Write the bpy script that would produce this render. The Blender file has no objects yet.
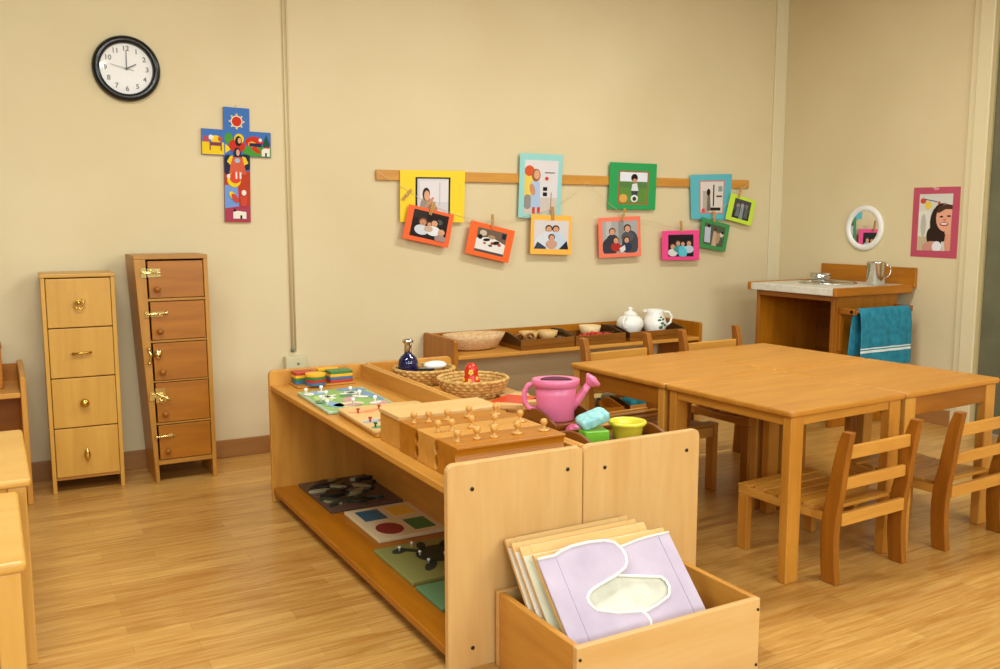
import bpy, bmesh, math, random
from mathutils import Vector, Matrix
random.seed(7)
S = bpy.context.scene
COL = S.collection
PI = math.pi

# ---------------------------------------------------------------- materials
def lin(h):
    h = h.lstrip('#'); o = []
    for i in (0, 2, 4):
        c = int(h[i:i+2], 16)/255
        o.append(c/12.92 if c <= .04045 else ((c+.055)/1.055)**2.4)
    return (*o, 1)
MC = {}
def mat(name, col, rough=.5, metal=0, spec=.5, **k):
    if name in MC: return MC[name]
    m = bpy.data.materials.new(name); m.use_nodes = True
    b = m.node_tree.nodes['Principled BSDF']
    b.inputs['Base Color'].default_value = lin(col)
    b.inputs['Roughness'].default_value = rough
    b.inputs['Metallic'].default_value = metal
    b.inputs['Specular IOR Level'].default_value = spec
    for kk, v in k.items(): b.inputs[kk].default_value = v
    MC[name] = m
    return m
def thin_glass():
    m = bpy.data.materials.new('thin_glass'); m.use_nodes = True; nt = m.node_tree; N = nt.nodes; N.remove(N['Principled BSDF'])
    a = N.new('ShaderNodeBsdfTransparent'); b = N.new('ShaderNodeBsdfGlossy'); b.inputs['Roughness'].default_value = .03
    x = N.new('ShaderNodeMixShader'); x.inputs[0].default_value = .03
    nt.links.new(a.outputs[0], x.inputs[1]); nt.links.new(b.outputs[0], x.inputs[2]); nt.links.new(x.outputs[0], N['Material Output'].inputs[0])
    return m
def noisy(name, a, b_, scale=8, rough=.6, bump=.0, stretch=(1,1,1), detail=4, spec=.4, lo=.35, hi=.65, bscale=None):
    if name in MC: return MC[name]
    m = mat(name, a, rough, spec=spec); nt = m.node_tree; N = nt.nodes; L = nt.links
    tc = N.new('ShaderNodeTexCoord'); mp = N.new('ShaderNodeMapping'); mp.inputs['Scale'].default_value = stretch
    L.new(tc.outputs['Object'], mp.inputs['Vector'])
    no = N.new('ShaderNodeTexNoise'); no.inputs['Scale'].default_value = scale; no.inputs['Detail'].default_value = detail
    L.new(mp.outputs[0], no.inputs['Vector'])
    cr = N.new('ShaderNodeValToRGB'); cr.color_ramp.elements[0].position = lo; cr.color_ramp.elements[1].position = hi
    cr.color_ramp.elements[0].color = lin(a); cr.color_ramp.elements[1].color = lin(b_)
    L.new(no.outputs['Fac'], cr.inputs['Fac']); L.new(cr.outputs[0], N['Principled BSDF'].inputs['Base Color'])
    if bump:
        n2 = no
        if bscale:
            n2 = N.new('ShaderNodeTexNoise'); n2.inputs['Scale'].default_value = bscale; L.new(tc.outputs['Object'], n2.inputs['Vector'])
        bp = N.new('ShaderNodeBump'); bp.inputs['Strength'].default_value = bump; bp.inputs['Distance'].default_value = .004
        L.new(n2.outputs['Fac'], bp.inputs['Height']); L.new(bp.outputs[0], N['Principled BSDF'].inputs['Normal'])
    return m
def wood(tone, ax='z', rough=.38):
    """planed timber with grain along one axis"""
    tones = {'honey': ('#d0943c', '#be8031'), 'pale': ('#d9b072', '#d0a15f'), 'amber': ('#b6700f', '#a05f0b'),
             'orange': ('#c4852e', '#b27321'), 'light': ('#deb678', '#d2a762'), 'brown': ('#8a520f', '#6e3f08'),
             'dark': ('#4f2f0c', '#3a2207'), 'edge': ('#a36213', '#874d0b'), 'locker': ('#ae6c14', '#9a5b0e'),
             'base': ('#a5733c', '#946435'), 'ochre': ('#bb8332', '#aa7428'), 'drawer': ('#d19e43', '#c59138'), 'butter': ('#dba955', '#d09b45')}
    a, b = tones[tone]
    st = {'x': (1, 9, 9), 'y': (9, 1, 9), 'z': (9, 9, 1)}[ax]
    nm = 'wood_%s_%s' % (tone, ax)
    if nm in MC: return MC[nm]
    m = mat(nm, a, rough, spec=.45); nt = m.node_tree; N = nt.nodes; L = nt.links
    tc = N.new('ShaderNodeTexCoord'); mp = N.new('ShaderNodeMapping'); mp.inputs['Scale'].default_value = st
    oi = N.new('ShaderNodeObjectInfo'); ad = N.new('ShaderNodeVectorMath'); ad.operation = 'ADD'
    mu = N.new('ShaderNodeMath'); mu.operation = 'MULTIPLY'; mu.inputs[1].default_value = 17
    L.new(oi.outputs['Random'], mu.inputs[0]); L.new(tc.outputs['Object'], ad.inputs[0]); L.new(mu.outputs[0], ad.inputs[1])
    L.new(ad.outputs[0], mp.inputs['Vector'])
    n1 = N.new('ShaderNodeTexNoise'); n1.inputs['Scale'].default_value = 2.2; n1.inputs['Detail'].default_value = 6
    n1.inputs['Distortion'].default_value = .5; n1.inputs['Roughness'].default_value = .62
    L.new(mp.outputs[0], n1.inputs['Vector'])
    cr = N.new('ShaderNodeValToRGB'); e = cr.color_ramp.elements
    e[0].position = .34; e[1].position = .68; e[0].color = lin(a); e[1].color = lin(b)
    L.new(n1.outputs['Fac'], cr.inputs['Fac']); L.new(cr.outputs[0], N['Principled BSDF'].inputs['Base Color'])
    return m
def floor_mat():
    m = mat('laminate_floor', '#c99a5c', .3, spec=.5); nt = m.node_tree; N = nt.nodes; L = nt.links
    tc = N.new('ShaderNodeTexCoord')
    br = N.new('ShaderNodeTexBrick'); br.offset = .37; br.offset_frequency = 2
    br.inputs['Scale'].default_value = 1; br.inputs['Brick Width'].default_value = .46; br.inputs['Row Height'].default_value = .068
    br.inputs['Mortar Size'].default_value = .0009; br.inputs['Mortar Smooth'].default_value = .3; br.inputs['Bias'].default_value = 0
    br.inputs['Color1'].default_value = lin('#cf9c4c'); br.inputs['Color2'].default_value = lin('#aa7028'); br.inputs['Mortar'].default_value = lin('#96672a')
    L.new(tc.outputs['Object'], br.inputs['Vector'])
    mp = N.new('ShaderNodeMapping'); mp.inputs['Scale'].default_value = (1.6, 22, 1)
    L.new(tc.outputs['Object'], mp.inputs['Vector'])
    n1 = N.new('ShaderNodeTexNoise'); n1.inputs['Scale'].default_value = 1.8; n1.inputs['Detail'].default_value = 7; n1.inputs['Distortion'].default_value = 1.6
    L.new(mp.outputs[0], n1.inputs['Vector'])
    cr = N.new('ShaderNodeValToRGB'); cr.color_ramp.elements[0].position = .3; cr.color_ramp.elements[1].position = .72
    cr.color_ramp.elements[0].color = lin('#9e661f'); cr.color_ramp.elements[1].color = lin('#dfb66c')
    L.new(n1.outputs['Fac'], cr.inputs['Fac'])
    mx = N.new('ShaderNodeMixRGB'); mx.blend_type = 'MIX'; mx.inputs['Fac'].default_value = .5
    L.new(br.outputs['Color'], mx.inputs[1]); L.new(cr.outputs[0], mx.inputs[2])
    L.new(mx.outputs[0], N['Principled BSDF'].inputs['Base Color'])
    return m
WALL = noisy('painted_plaster', '#dccba2', '#d6c499', 1.3, .72, .08, spec=.25, bscale=60)

# ---------------------------------------------------------------- object helpers
def tag(o, label=None, cat=None, group=None, kind=None):
    if label: o['label'] = label
    if cat: o['category'] = cat
    if group: o['group'] = group
    if kind: o['kind'] = kind
    return o
def thing(name, label, cat, loc=(0,0,0), rz=0, group=None):
    o = bpy.data.objects.new(name, None); COL.objects.link(o); o.empty_display_size = .05
    o.location = loc; o.rotation_euler = (0, 0, rz)
    return tag(o, label, cat, group)
def copy_tree(o, parent=None):
    c = o.copy(); COL.objects.link(c); c.parent = parent
    for ch in [x for x in S.objects if x.parent == o]: copy_tree(ch, c)
    return c
class MB:
    def __init__(s): s.v = []; s.f = []; s.m = []; s.sm = []
    def add(s, vs, fs, mi=0, smooth=False, M=None):
        b = len(s.v)
        for p in vs: s.v.append(tuple(M @ Vector(p)) if M is not None else tuple(p))
        for f in fs: s.f.append([b+i for i in f]); s.m.append(mi); s.sm.append(smooth)
        return s
    def box(s, a, b, mi=0, M=None):
        x0, y0, z0 = a; x1, y1, z1 = b
        x0, x1 = min(x0,x1), max(x0,x1); y0, y1 = min(y0,y1), max(y0,y1); z0, z1 = min(z0,z1), max(z0,z1)
        vs = [(x0,y0,z0),(x1,y0,z0),(x1,y1,z0),(x0,y1,z0),(x0,y0,z1),(x1,y0,z1),(x1,y1,z1),(x0,y1,z1)]
        return s.add(vs, [(3,2,1,0),(4,5,6,7),(0,1,5,4),(1,2,6,5),(2,3,7,6),(3,0,4,7)], mi, False, M)
    def prism(s, poly, ax, a, b, mi=0, M=None, smooth=False):
        """poly: 2D ring; ax: extrusion axis; (u,v) are the two others in xyz order"""
        def P(u, v, w):
            return {'x': (w, u, v), 'y': (u, w, v), 'z': (u, v, w)}[ax]
        n = len(poly); vs = [P(u, v, a) for u, v in poly]+[P(u, v, b) for u, v in poly]
        fs = [list(range(n)), list(range(2*n-1, n-1, -1))]
        s.add(vs, fs, mi, False, M)
        base = len(s.v)-2*n
        for i in range(n):
            j = (i+1) % n
            s.f.append([base+i, base+n+i, base+n+j, base+j]); s.m.append(mi); s.sm.append(smooth)
        return s
    def lathe(s, prof, c=(0,0,0), n=32, mi=0, M=None, sx=1, sy=1, smooth=True, a0=0, ring=False):
        vs = []; fs = []
        for r, z in prof:
            for k in range(n):
                a = 2*PI*k/n+a0; vs.append((c[0]+r*sx*math.cos(a), c[1]+r*sy*math.sin(a), c[2]+z))
        for i in range(len(prof)-1):
            for k in range(n):
                k2 = (k+1) % n
                fs.append((i*n+k, i*n+k2, (i+1)*n+k2, (i+1)*n+k))
        if ring:
            b = (len(prof)-1)*n
            for k in range(n): fs.append((b+k, b+(k+1) % n, (k+1) % n, k))
        if prof[0][0] > 1e-6 and not ring: fs.append(tuple(range(n-1, -1, -1)))
        if prof[-1][0] > 1e-6 and not ring: fs.append(tuple((len(prof)-1)*n+k for k in range(n)))
        return s.add(vs, fs, mi, smooth, M)
    def tube(s, pts, r, n=8, mi=0, closed=False, M=None, flat=1):
        P = [Vector(p) for p in pts]; vs = []; fs = []; m = len(P)
        up = Vector((0,0,1)); prev = None
        for i, p in enumerate(P):
            a = P[i-1] if (i > 0 or closed) else P[i]; b = P[(i+1) % m] if (i < m-1 or closed) else P[i]
            t = (b-a).normalized()
            x = t.cross(up) if prev is None else prev-t*prev.dot(t)
            if x.length < 1e-4: x = t.cross(Vector((1,0,0)))
            x.normalize(); prev = x; y = t.cross(x)
            rr = r[i] if isinstance(r, (list, tuple)) else r
            for k in range(n):
                q = 2*PI*k/n; vs.append(p+x*math.cos(q)*rr+y*math.sin(q)*rr*flat)
        for i in range(m if closed else m-1):
            j = (i+1) % m
            for k in range(n):
                k2 = (k+1) % n; fs.append((i*n+k, i*n+k2, j*n+k2, j*n+k))
        if not closed: fs += [tuple(range(n-1, -1, -1)), tuple((m-1)*n+k for k in range(n))]
        return s.add(vs, fs, mi, True, M)
    def build(s, name, mats, parent=None, bevel=0, seg=2, loc=None, ang=35):
        me = bpy.data.meshes.new(name); me.from_pydata([tuple(v) for v in s.v], [], s.f)
        for m in (mats if isinstance(mats, (list, tuple)) else [mats]): me.materials.append(m)
        for p, mi, sm in zip(me.polygons, s.m, s.sm): p.material_index = mi; p.use_smooth = sm
        bm = bmesh.new(); bm.from_mesh(me); bmesh.ops.recalc_face_normals(bm, faces=bm.faces); bm.to_mesh(me); bm.free()
        o = bpy.data.objects.new(name, me); COL.objects.link(o)
        if parent is not None: o.parent = parent
        if loc is not None: o.location = loc
        if bevel:
            b = o.modifiers.new('Bevel', 'BEVEL'); b.width = bevel; b.segments = seg; b.limit_method = 'ANGLE'; b.angle_limit = math.radians(ang)
            b.harden_normals = False
        return o
def box(name, a, b, m, parent=None, bevel=.003, seg=2):
    return MB().box(a, b).build(name, m, parent, bevel, seg)
def rrect(x0, y0, x1, y1, r, corners=(1,1,1,1), n=5):
    """rounded rectangle ring; corners in order bl, br, tr, tl"""
    o = []
    for (cx, cy, a0), on in zip([(x0, y0, PI), (x1, y0, 1.5*PI), (x1, y1, 0), (x0, y1, .5*PI)], corners):
        if not on: o.append((cx, cy)); continue
        ccx = cx+(r if cx == x0 else -r); ccy = cy+(r if cy == y0 else -r)
        for k in range(n+1):
            a = a0+k*PI/2/n; o.append((ccx+r*math.cos(a), ccy+r*math.sin(a)))
    return o
def arc(c, r, a0, a1, n=10):
    return [(c[0]+r*math.cos(a0+(a1-a0)*k/n), c[1]+r*math.sin(a0+(a1-a0)*k/n)) for k in range(n+1)]
def TR(loc, rot=(0,0,0)):
    from mathutils import Euler
    return Matrix.Translation(loc) @ Euler(rot).to_matrix().to_4x4()

# colours
BRASS = mat('brass', '#d9b45a', .25, 1); STEEL = mat('stainless_steel', '#d9d7d0', .18, 1)
SCREW = mat('dark_screw_hole', '#241a10', .6)
BLACKP = mat('black_plastic', '#141412', .22)
WHITEC = mat('white_ceramic', '#f3efe4', .15)

# ---------------------------------------------------------------- room
YW, XW, ZC, XL, YR = 4.603, 4.844, 2.75, -1.9, -2.6
def struct(name, mb, m, parent=None, **k):
    o = mb.build(name, m, parent, **k)
    if parent is None: o['kind'] = 'structure'
    return o
struct('floor', MB().box((XL-.1, YR-.1, -.06), (XW+1.6, YW+.1, 0)), floor_mat())
CEIL = mat('darkened_ceiling_paint', '#bcb7aa', .8); DIM = mat('darkened_wall_paint', '#8f8a7c', .8)  # ceiling and unseen walls darkened to cut bounced fill light
struct('ceiling', MB().box((XL-.1, YR-.1, ZC), (XW+1.6, YW+.1, ZC+.08)), CEIL)
struct('wall_back', MB().box((XL-.1, YW, 0), (XW+.12, YW+.1, ZC)), WALL)
LY0, LY1 = -1.7, .6  # gap for an invented window that brightens the right wall
struct('wall_left', MB().box((XL-.1, YR, 0), (XL, LY0, ZC)).box((XL-.1, LY1, 0), (XL, YW, ZC)).box((XL-.1, LY0, 0), (XL, LY1, 1.25)).box((XL-.1, LY0, 2.5), (XL, LY1, ZC)), DIM)
m = MB(); m.box((XL-.08, LY0, 1.25), (XL-.02, LY0+.05, 2.5)).box((XL-.08, LY1-.05, 1.25), (XL-.02, LY1, 2.5)).box((XL-.08, LY0+.05, 1.25), (XL-.02, LY1-.05, 1.3)).box((XL-.08, LY0+.05, 2.45), (XL-.02, LY1-.05, 2.5)).box((XL-.08, -.575, 1.3), (XL-.02, -.525, 2.45))
struct('window_3', m, mat('window_white_paint', '#efece2', .5))  # unseen window, added only to carry extra light from the left
DY1, DY0, DZ = 3.105, 2.2, 2.55         # doorway in the right wall
struct('wall_right', MB().box((XW, DY1, 0), (XW+.12, YW, ZC)).box((XW, YR, 0), (XW+.12, DY0, ZC)).box((XW, DY0, DZ), (XW+.12, DY1, ZC)), WALL)
# wall behind the camera with two windows
w = MB()
WX = [(-1.4, .8), (1.6, 3.9)]; WZ0, WZ1 = 1.35, 2.5
w.box((XL, YR-.1, 0), (XW, YR, WZ0)).box((XL, YR-.1, WZ1), (XW, YR, ZC))
w.box((XL, YR-.1, WZ0), (WX[0][0], YR, WZ1)).box((WX[0][1], YR-.1, WZ0), (WX[1][0], YR, WZ1)).box((WX[1][1], YR-.1, WZ0), (XW, YR, WZ1))
struct('wall_front', w, DIM)
WF = mat('window_white_paint', '#efece2', .5)
for i, (a, b) in enumerate(WX):
    f = MB(); t = .05
    f.box((a, YR-.08, WZ0), (a+t, YR-.02, WZ1)).box((b-t, YR-.08, WZ0), (b, YR-.02, WZ1)).box((a+t, YR-.08, WZ0), (b-t, YR-.02, WZ0+t)).box((a+t, YR-.08, WZ1-t), (b-t, YR-.02, WZ1))
    c = (a+b)/2; f.box((c-t/2, YR-.08, WZ0+t), (c+t/2, YR-.02, WZ1-t))
    struct('window_%d' % (i+1), f, WF)
# corner pipe chase, casing, baseboard, door
struct('trim_1', MB().box((4.735, YW-.014, 0), (XW, YW, ZC)), mat('chase_paint', '#dccfa9', .6), bevel=.004)
CAS = mat('casing_paint', '#dccda4', .45)
struct('trim_2', MB().box((XW-.022, DY1, 0), (XW, DY1+.085, DZ+.085)).box((XW-.022, DY0-.085, 0), (XW, DY0, DZ+.085)).box((XW-.022, DY0, DZ), (XW, DY1, DZ+.085))
       .box((XW-.012, DY1+.085, 0), (XW, DY1+.125, DZ+.1)), CAS, bevel=.004)
struct('trim_3', MB().box((XW-.01, DY1-.02, 0), (XW+.11, DY1-.001, DZ)).box((XW-.01, DY0+.001, 0), (XW+.11, DY0+.02, DZ)), mat('jamb_paint', '#b9a878', .5))
DOORM = noisy('olive_door_paint', '#6e6c50', '#63614a', 5, .45, spec=.4)
d1 = struct('door_1', MB().box((XW+.004, DY0+.022, .01), (XW+.044, DY1-.022, DZ-.01)), DOORM, bevel=.003)
MB().lathe([(0,0),(.012,.0),(.012,.04),(.026,.045),(.03,.06),(.022,.075),(0,.078)], M=TR((XW+.004, DY0+.1, 1.0), (0, -PI/2, 0))).build('door_handle', STEEL, d1)
BB = wood('base', 'x')
struct('baseboard_back', MB().box((XL, YW-.014, 0), (4.735, YW, .092)), BB, bevel=.003)
struct('baseboard_right', MB().box((XW-.014, DY1+.125, 0), (XW, YW-.016, .092)), wood('base', 'y'), bevel=.003)
struct('baseboard_left', MB().box((XL, YR, 0), (XL+.014, YW, .092)), wood('base', 'y'), bevel=.003)

# ---------------------------------------------------------------- lights
def area(name, loc, rot, sx, sy, power, col):
    l = bpy.data.lights.new(name, 'AREA'); l.shape = 'RECTANGLE'; l.size = sx; l.size_y = sy; l.energy = power; l.color = col
    o = bpy.data.objects.new(name, l); COL.objects.link(o); o.location = loc; o.rotation_euler = rot
    return o
WARM = (.90, .97, 1); DAY = (.84, .96, 1)
LX = [(.2, 2.5, 34), (2.9, 2.8, 34), (.5, -.5, 26), (3.2, -.5, 20)]
for i, (x, y, pw) in enumerate(LX):
    t = thing('ceiling_light', 'white fluorescent ceiling fixture', 'ceiling light', (x, y, ZC-.06), 0, 'ceiling fixtures')
    MB().box((-.62, -.16, 0), (.62, .16, .06)).build('housing', WF, t, .004)
    e = mat('fixture_diffuser', '#fff4dd', .5); e.node_tree.nodes['Principled BSDF'].inputs['Emission Color'].default_value = (1, .92, .78, 1)
    e.node_tree.nodes['Principled BSDF'].inputs['Emission Strength'].default_value = 3
    MB().box((-.6, -.14, -.012), (.6, .14, -.001)).build('diffuser', e, t)
    area('fixture_lamp', (x, y, ZC-.08), (0, 0, 0), 1.15, .26, pw, WARM)
for i, (a, b) in enumerate(WX):
    area('window_daylight_or_fill', ((a+b)/2, YR-.02, (WZ0+WZ1)/2), (PI/2, 0, 0), b-a-.1, WZ1-WZ0-.1, (60, 75)[i], DAY)
area('window_daylight_or_fill', (XL+.02, (LY0+LY1)/2, 1.87), (0, -PI/2, 0), 1.1, LY1-LY0-.1, 28, DAY)  # fill lamp added for the right wall, no known window there
W = bpy.data.worlds.new('world'); S.world = W; W.use_nodes = True
W.node_tree.nodes['Background'].inputs[0].default_value = (1, .93, .82, 1); W.node_tree.nodes['Background'].inputs[1].default_value = .6

# ---------------------------------------------------------------- camera
f, pitch, yaw = 906.0, .1259, .5135
cd = bpy.data.cameras.new('camera'); cam = bpy.data.objects.new('camera', cd); COL.objects.link(cam)
cd.sensor_width = 36; cd.lens = f*36/1000; cd.clip_start = .02
cam.location = (0, 0, 1.2); cam.rotation_euler = (PI/2-pitch, 0, -yaw); S.camera = cam

# ---------------------------------------------------------------- low shelf units
def shelf_unit(x0, x1, back_side, label, tall=.571):
    y0, y1 = 2.047, 3.765; cx = (x0+x1)/2
    t = thing('shelf_unit', label, 'shelf', (cx, y0, 0), 0)
    w2 = (x1-x0)/2; D = y1-y0; th = .022
    for (a, b, sgn) in ((0, th, -1), (D-th, D, 1)):
        e = MB().prism(rrect(-w2, 0, w2, tall, .022, (0,0,1,1)), 'y', a, b).build('end_panel', wood('pale' if sgn < 0 else 'honey', 'z'), t, .004, 3)
        if sgn < 0:
            for (hx, hz) in ((-w2+.072, tall-.072), (w2-.052, tall-.06), (-w2+.072, .06), (w2-.052, .06)):
                MB().lathe([(0, 0), (.0055, 0), (.0055, .002), (0, .002)], M=TR((hx, -.0005, hz), (PI/2, 0, 0)), n=12).build('screw_hole', SCREW, e)
    s = back_side; bx = s*w2
    fx = -s*w2
    lo = wood('honey', 'y')
    box('top_shelf', (fx*.985, th, .487), (bx-s*.018, D-th, .509), lo, t, .004, 3)
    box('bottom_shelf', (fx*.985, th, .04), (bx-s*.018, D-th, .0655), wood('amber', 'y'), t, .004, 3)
    box('back_panel', (bx-s*.018, th, .02), (bx, D-th, tall-.002), wood('honey', 'y'), t, .003)
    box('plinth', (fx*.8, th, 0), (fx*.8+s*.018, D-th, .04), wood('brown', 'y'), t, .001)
    return t
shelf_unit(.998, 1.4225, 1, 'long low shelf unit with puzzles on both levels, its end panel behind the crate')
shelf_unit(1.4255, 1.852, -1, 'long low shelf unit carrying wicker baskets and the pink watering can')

# ---------------------------------------------------------------- cylinder blocks
def scallop(w, z0, z1, d=.011):
    """block profile, both flanks hollowed twice"""
    L = []; R = []; H = z1-z0; n = 6
    for part in (0, 1):
        a = z0+.006+part*(H-.012)/2; b = a+(H-.012)/2
        for k in range(n+1):
            u = k/n; L.append((w-d*math.sin(PI*u)**.7, a+(b-a)*u))
    ring = [(w, z0)]+L+[(w, z1)]
    ring += [(-x, z) for x, z in reversed(ring)]
    return ring
KN = [(2.409, [1.067, 1.115, 1.177, 1.25, 1.343], 'farthest from the end panel, beside the lidded box', 1.0),
      (2.2785, [1.083, 1.127, 1.191, 1.268, 1.354], 'in the middle of the three', .92),
      (2.149, [1.079, 1.139, 1.193, 1.268, 1.356], 'nearest the end panel and the crate', .85)]
KW = mat('knob_wood', '#cf9749', .3)
for ri, (y, xs, wh, hs) in enumerate(KN):
    t = thing('cylinder_block', 'block with round knobs, '+wh, 'cylinder block', (1.045, y, .5095), 0, 'knobbed wooden blocks on the long shelf')
    M = MB().prism(scallop(.0635, 0, .093), 'x', 0, .345)
    M.build('block', wood(('amber', 'honey', 'amber')[ri], 'x'), t, .002)
    for i, x in enumerate(xs):
        lx = x-1.045; R = .0085+.0022*i; up = (.003, .0015, 0, .003, .0005)[(i+ri) % 5]
        k = MB(); k.lathe([(0, 0), (R, 0), (R, .0015+up), (R*.9, .003+up), (.006, .0032+up), (.0065, .007+up), (.0045, .0105+up), (.0048, .0135+up), (.0085, .0165+up), (.0108, .0225+up), (.0098, .0285+up), (.006, .0325+up), (0, .034+up)], (lx, 0, .093), 18)
        k.build('knob', KW, t)
t = thing('lidded_box', 'plain pale wooden box with sliding lid behind the knobbed wooden blocks', 'box', (1.05, 2.478, .5095))
MB().box((0, 0, 0), (.345, .155, .088)).build('body', wood('honey', 'x'), t, .002)
MB().box((-.004, -.002, .0885), (.349, .157, .103)).build('lid', wood('light', 'x'), t, .003)

# ---------------------------------------------------------------- puzzles on the top shelf
def knob_on(p, c, h=.02, r=.006, col=WHITEC):
    return MB().lathe([(0, 0), (r*.55, 0), (r*.5, h*.5), (r, h*.6), (r, h*.9), (r*.7, h), (0, h)], c, 12).build('knob', col, p)
def decal(mb, kind, args, z, mi, n=20):
    """thin inlaid piece lying on a board"""
    th = .0012
    if kind == 'e':
        cx, cy, rx, ry, rot = args
        poly = [(cx+rx*math.cos(a)*math.cos(rot)-ry*math.sin(a)*math.sin(rot), cy+rx*math.cos(a)*math.sin(rot)+ry*math.sin(a)*math.cos(rot)) for a in [2*PI*k/n for k in range(n)]]
    elif kind == 'r':
        cx, cy, rx, ry, rot = args
        poly = [(cx+u*math.cos(rot)-v*math.sin(rot), cy+u*math.sin(rot)+v*math.cos(rot)) for u, v in ((-rx,-ry),(rx,-ry),(rx,ry),(-rx,ry))]
    else: poly = args
    mb.prism(poly, 'z', z, z+th, mi)
cols = lambda *h: [mat('paint_'+x.lstrip('#'), x, .4) for x in h]
t = thing('animal_puzzle', 'blue and green picture puzzle with white knobs beside the stacking shapes', 'puzzle', (1.165, 3.265, .5095), math.radians(-2))
pb = MB().box((-.135, -.21, 0), (.135, .21, .012)).build('board', mat('puzzle_frame', '#a9c0a0', .3), t, .004)
pc = cols('#7fa6c9', '#86b05a', '#e8e4d8', '#c98f94', '#4d7d4f', '#d9d0a2', '#6a8fb5', '#b3cf7d')
pm = MB(); rnd = random.Random(3)
pm.prism(rrect(-.125, -.2, .125, .2, .01), 'z', .0121, .0128, 1)
for a in [('e', (-.07,.15,.05,.03,.3), 0), ('e', (.07,.16,.06,.03,-.4), 6), ('e', (.1,.02,.02,.12,.1), 6), ('e', (-.08,.03,.035,.06,0), 7), ('e', (.03,.05,.05,.03,.5), 4), ('e', (-.03,-.12,.06,.04,.2), 5), ('e', (.08,-.14,.04,.03,0), 3), ('e', (-.08,-.1,.03,.06,.2), 0), ('e', (0,-.03,.05,.02,1), 3)]:
    decal(pm, a[0], a[1], .0129, a[2])
for a in [('e', (-.06,.045,.05,.012,.6), 2), ('e', (-.06,.045,.012,.05,.4), 2), ('e', (.045,.085,.05,.012,.2), 2), ('e', (.045,.085,.014,.035,.5), 2), ('e', (-.13+.02,.13,.02,.03,0), 2), ('e', (.055,0,.02,.035,.7), 2), ('e', (-.02,-.14,.035,.02,0), 3), ('e', (.07,-.135,.03,.014,.5), 2), ('e', (-.11,-.04,.022,.03,0), 4), ('e', (-.05,.16,.018,.012,0), 2)]:
    decal(pm, a[0], a[1], .0143, a[2])
pm.build('picture', pc, t)
for x, y in [(1.032+.012,3.397),(1.113,3.424),(1.099,3.312),(1.053,3.225),(1.052,3.139),(1.21,3.354),(1.218,3.268),(1.147,3.128),(1.233,3.132)]:
    knob_on(t, (x-1.165, y-3.265, .0155), .024, .0075)
t = thing('farm_puzzle', 'cream wooden puzzle with small red knobs, lying over another board', 'puzzle', (1.2, 2.848, .522), math.radians(-2))
MB().prism(rrect(-.155, -.2, .155, .2, .02), 'z', 0, .011).build('board', wood('light', 'x'), t, .003)
pm = MB()
for a in [('e', (-.1,.09,.045,.008,-.3), 0), ('e', (-.03,.11,.06,.01,.1), 0), ('e', (-.11,-.06,.04,.018,.2), 1), ('e', (-.02,-.03,.045,.02,.2), 1), ('e', (-.06,-.055,.035,.012,.3), 0), ('e', (.02,.0,.03,.012,.2), 3), ('e', (-.12,-.15,.03,.015,.2), 2), ('e', (.06,.07,.04,.015,0), 0)]:
    pm = MB(); decal(pm, a[0], a[1], .0111, 0); pm.build('puzzle_piece', cols('#e2875c', '#a9aeb8', '#4f9a6a', '#c9b0a0')[a[2]], t)
for x, y, c in [(1.086,2.932,0), (1.172,2.958,0), (1.077,2.781,0), (1.067,2.70,1)]:
    knob_on(t, (x-1.2, y-2.848, .0125), .016, .006, cols('#b5381f', '#2f6b4a')[c])
t = MB().prism(rrect(-.155, -.2, .155, .2, .015), 'z', 0, .012).build('wooden_board', wood('honey', 'x'), None, .003)
t.location = (1.206, 2.846, .5095); t.rotation_euler.z = math.radians(-2)
tag(t, 'plain thin wooden board lying under the cream puzzle with red knobs', 'board')
# stacking shapes
RED, YEL, GRN, BLU = cols('#b23327', '#f0b21e', '#3f7a3a', '#3d6e8f')
t = thing('shape_stacker', 'wooden base with stacks of red, yellow, green and blue shapes', 'stacking toy', (1.205, 3.685, .5095))
MB().box((-.125, -.075, 0), (.125, .058, .008)).build('base', wood('orange', 'x'), t, .003)
LH = .0122
def stack(cx, cy, kind, order, r=.05):
    for i, m in enumerate(order):
        mb = MB(); z = .0082+i*LH
        if kind == 'c': mb.lathe([(0, z), (r, z), (r, z+LH*.96), (0, z+LH*.96)], (cx, cy, 0), 28, smooth=False)
        else: mb.prism(rrect(cx-r, cy-r*.72, cx+r, cy+r*.72, .006), 'z', z, z+LH*.96)
        mb.build('layer', m, t, .0015)
stack(-.072, .012, 's', (BLU, GRN, YEL, RED), .046)
stack(-.045, -.06, 'c', (BLU, RED, GRN, YEL), .042)
stack(.045, .07, 's', (RED, BLU, GRN, YEL), .046)
stack(.07, -.025, 's', (RED, BLU, YEL, GRN), .05)

# ---------------------------------------------------------------- puzzles on the bottom shelf
ZB = .0662
t = thing('vehicle_puzzle', 'dark puzzle tray with green and brown raised pieces on the bottom shelf', 'puzzle', (1.25, 3.46, ZB))
MB().box((-.15, -.17, 0), (.155, .25, .012)).build('board', mat('dark_mottled_board', '#5e4738', .5), t, .002)
rnd = random.Random(11)
pm = MB()
cm = cols('#1e1c18', '#2c3a2a', '#5b4a34', '#97906c', '#122a1a')
for i in range(42):
    pm = MB(); x = rnd.uniform(-.115, .12); y = rnd.uniform(-.135, .215); a = rnd.uniform(-.9, .9)
    pm.prism([(x+u*math.cos(a)-v*math.sin(a), y+u*math.sin(a)+v*math.cos(a)) for u, v in arc((0,0), 1, 0, 2*PI, 11)[:-1] for u, v in [(u*rnd.uniform(.035,.05), v*.014)]], 'z', .0121, .018+rnd.uniform(0, .012))
    pm.build('puzzle_piece', cm[rnd.randrange(5)], t, .001)
t = thing('shape_board', 'cream board with coloured squares and a red circle on the bottom shelf', 'puzzle', (1.275, 3.07, ZB))
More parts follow.
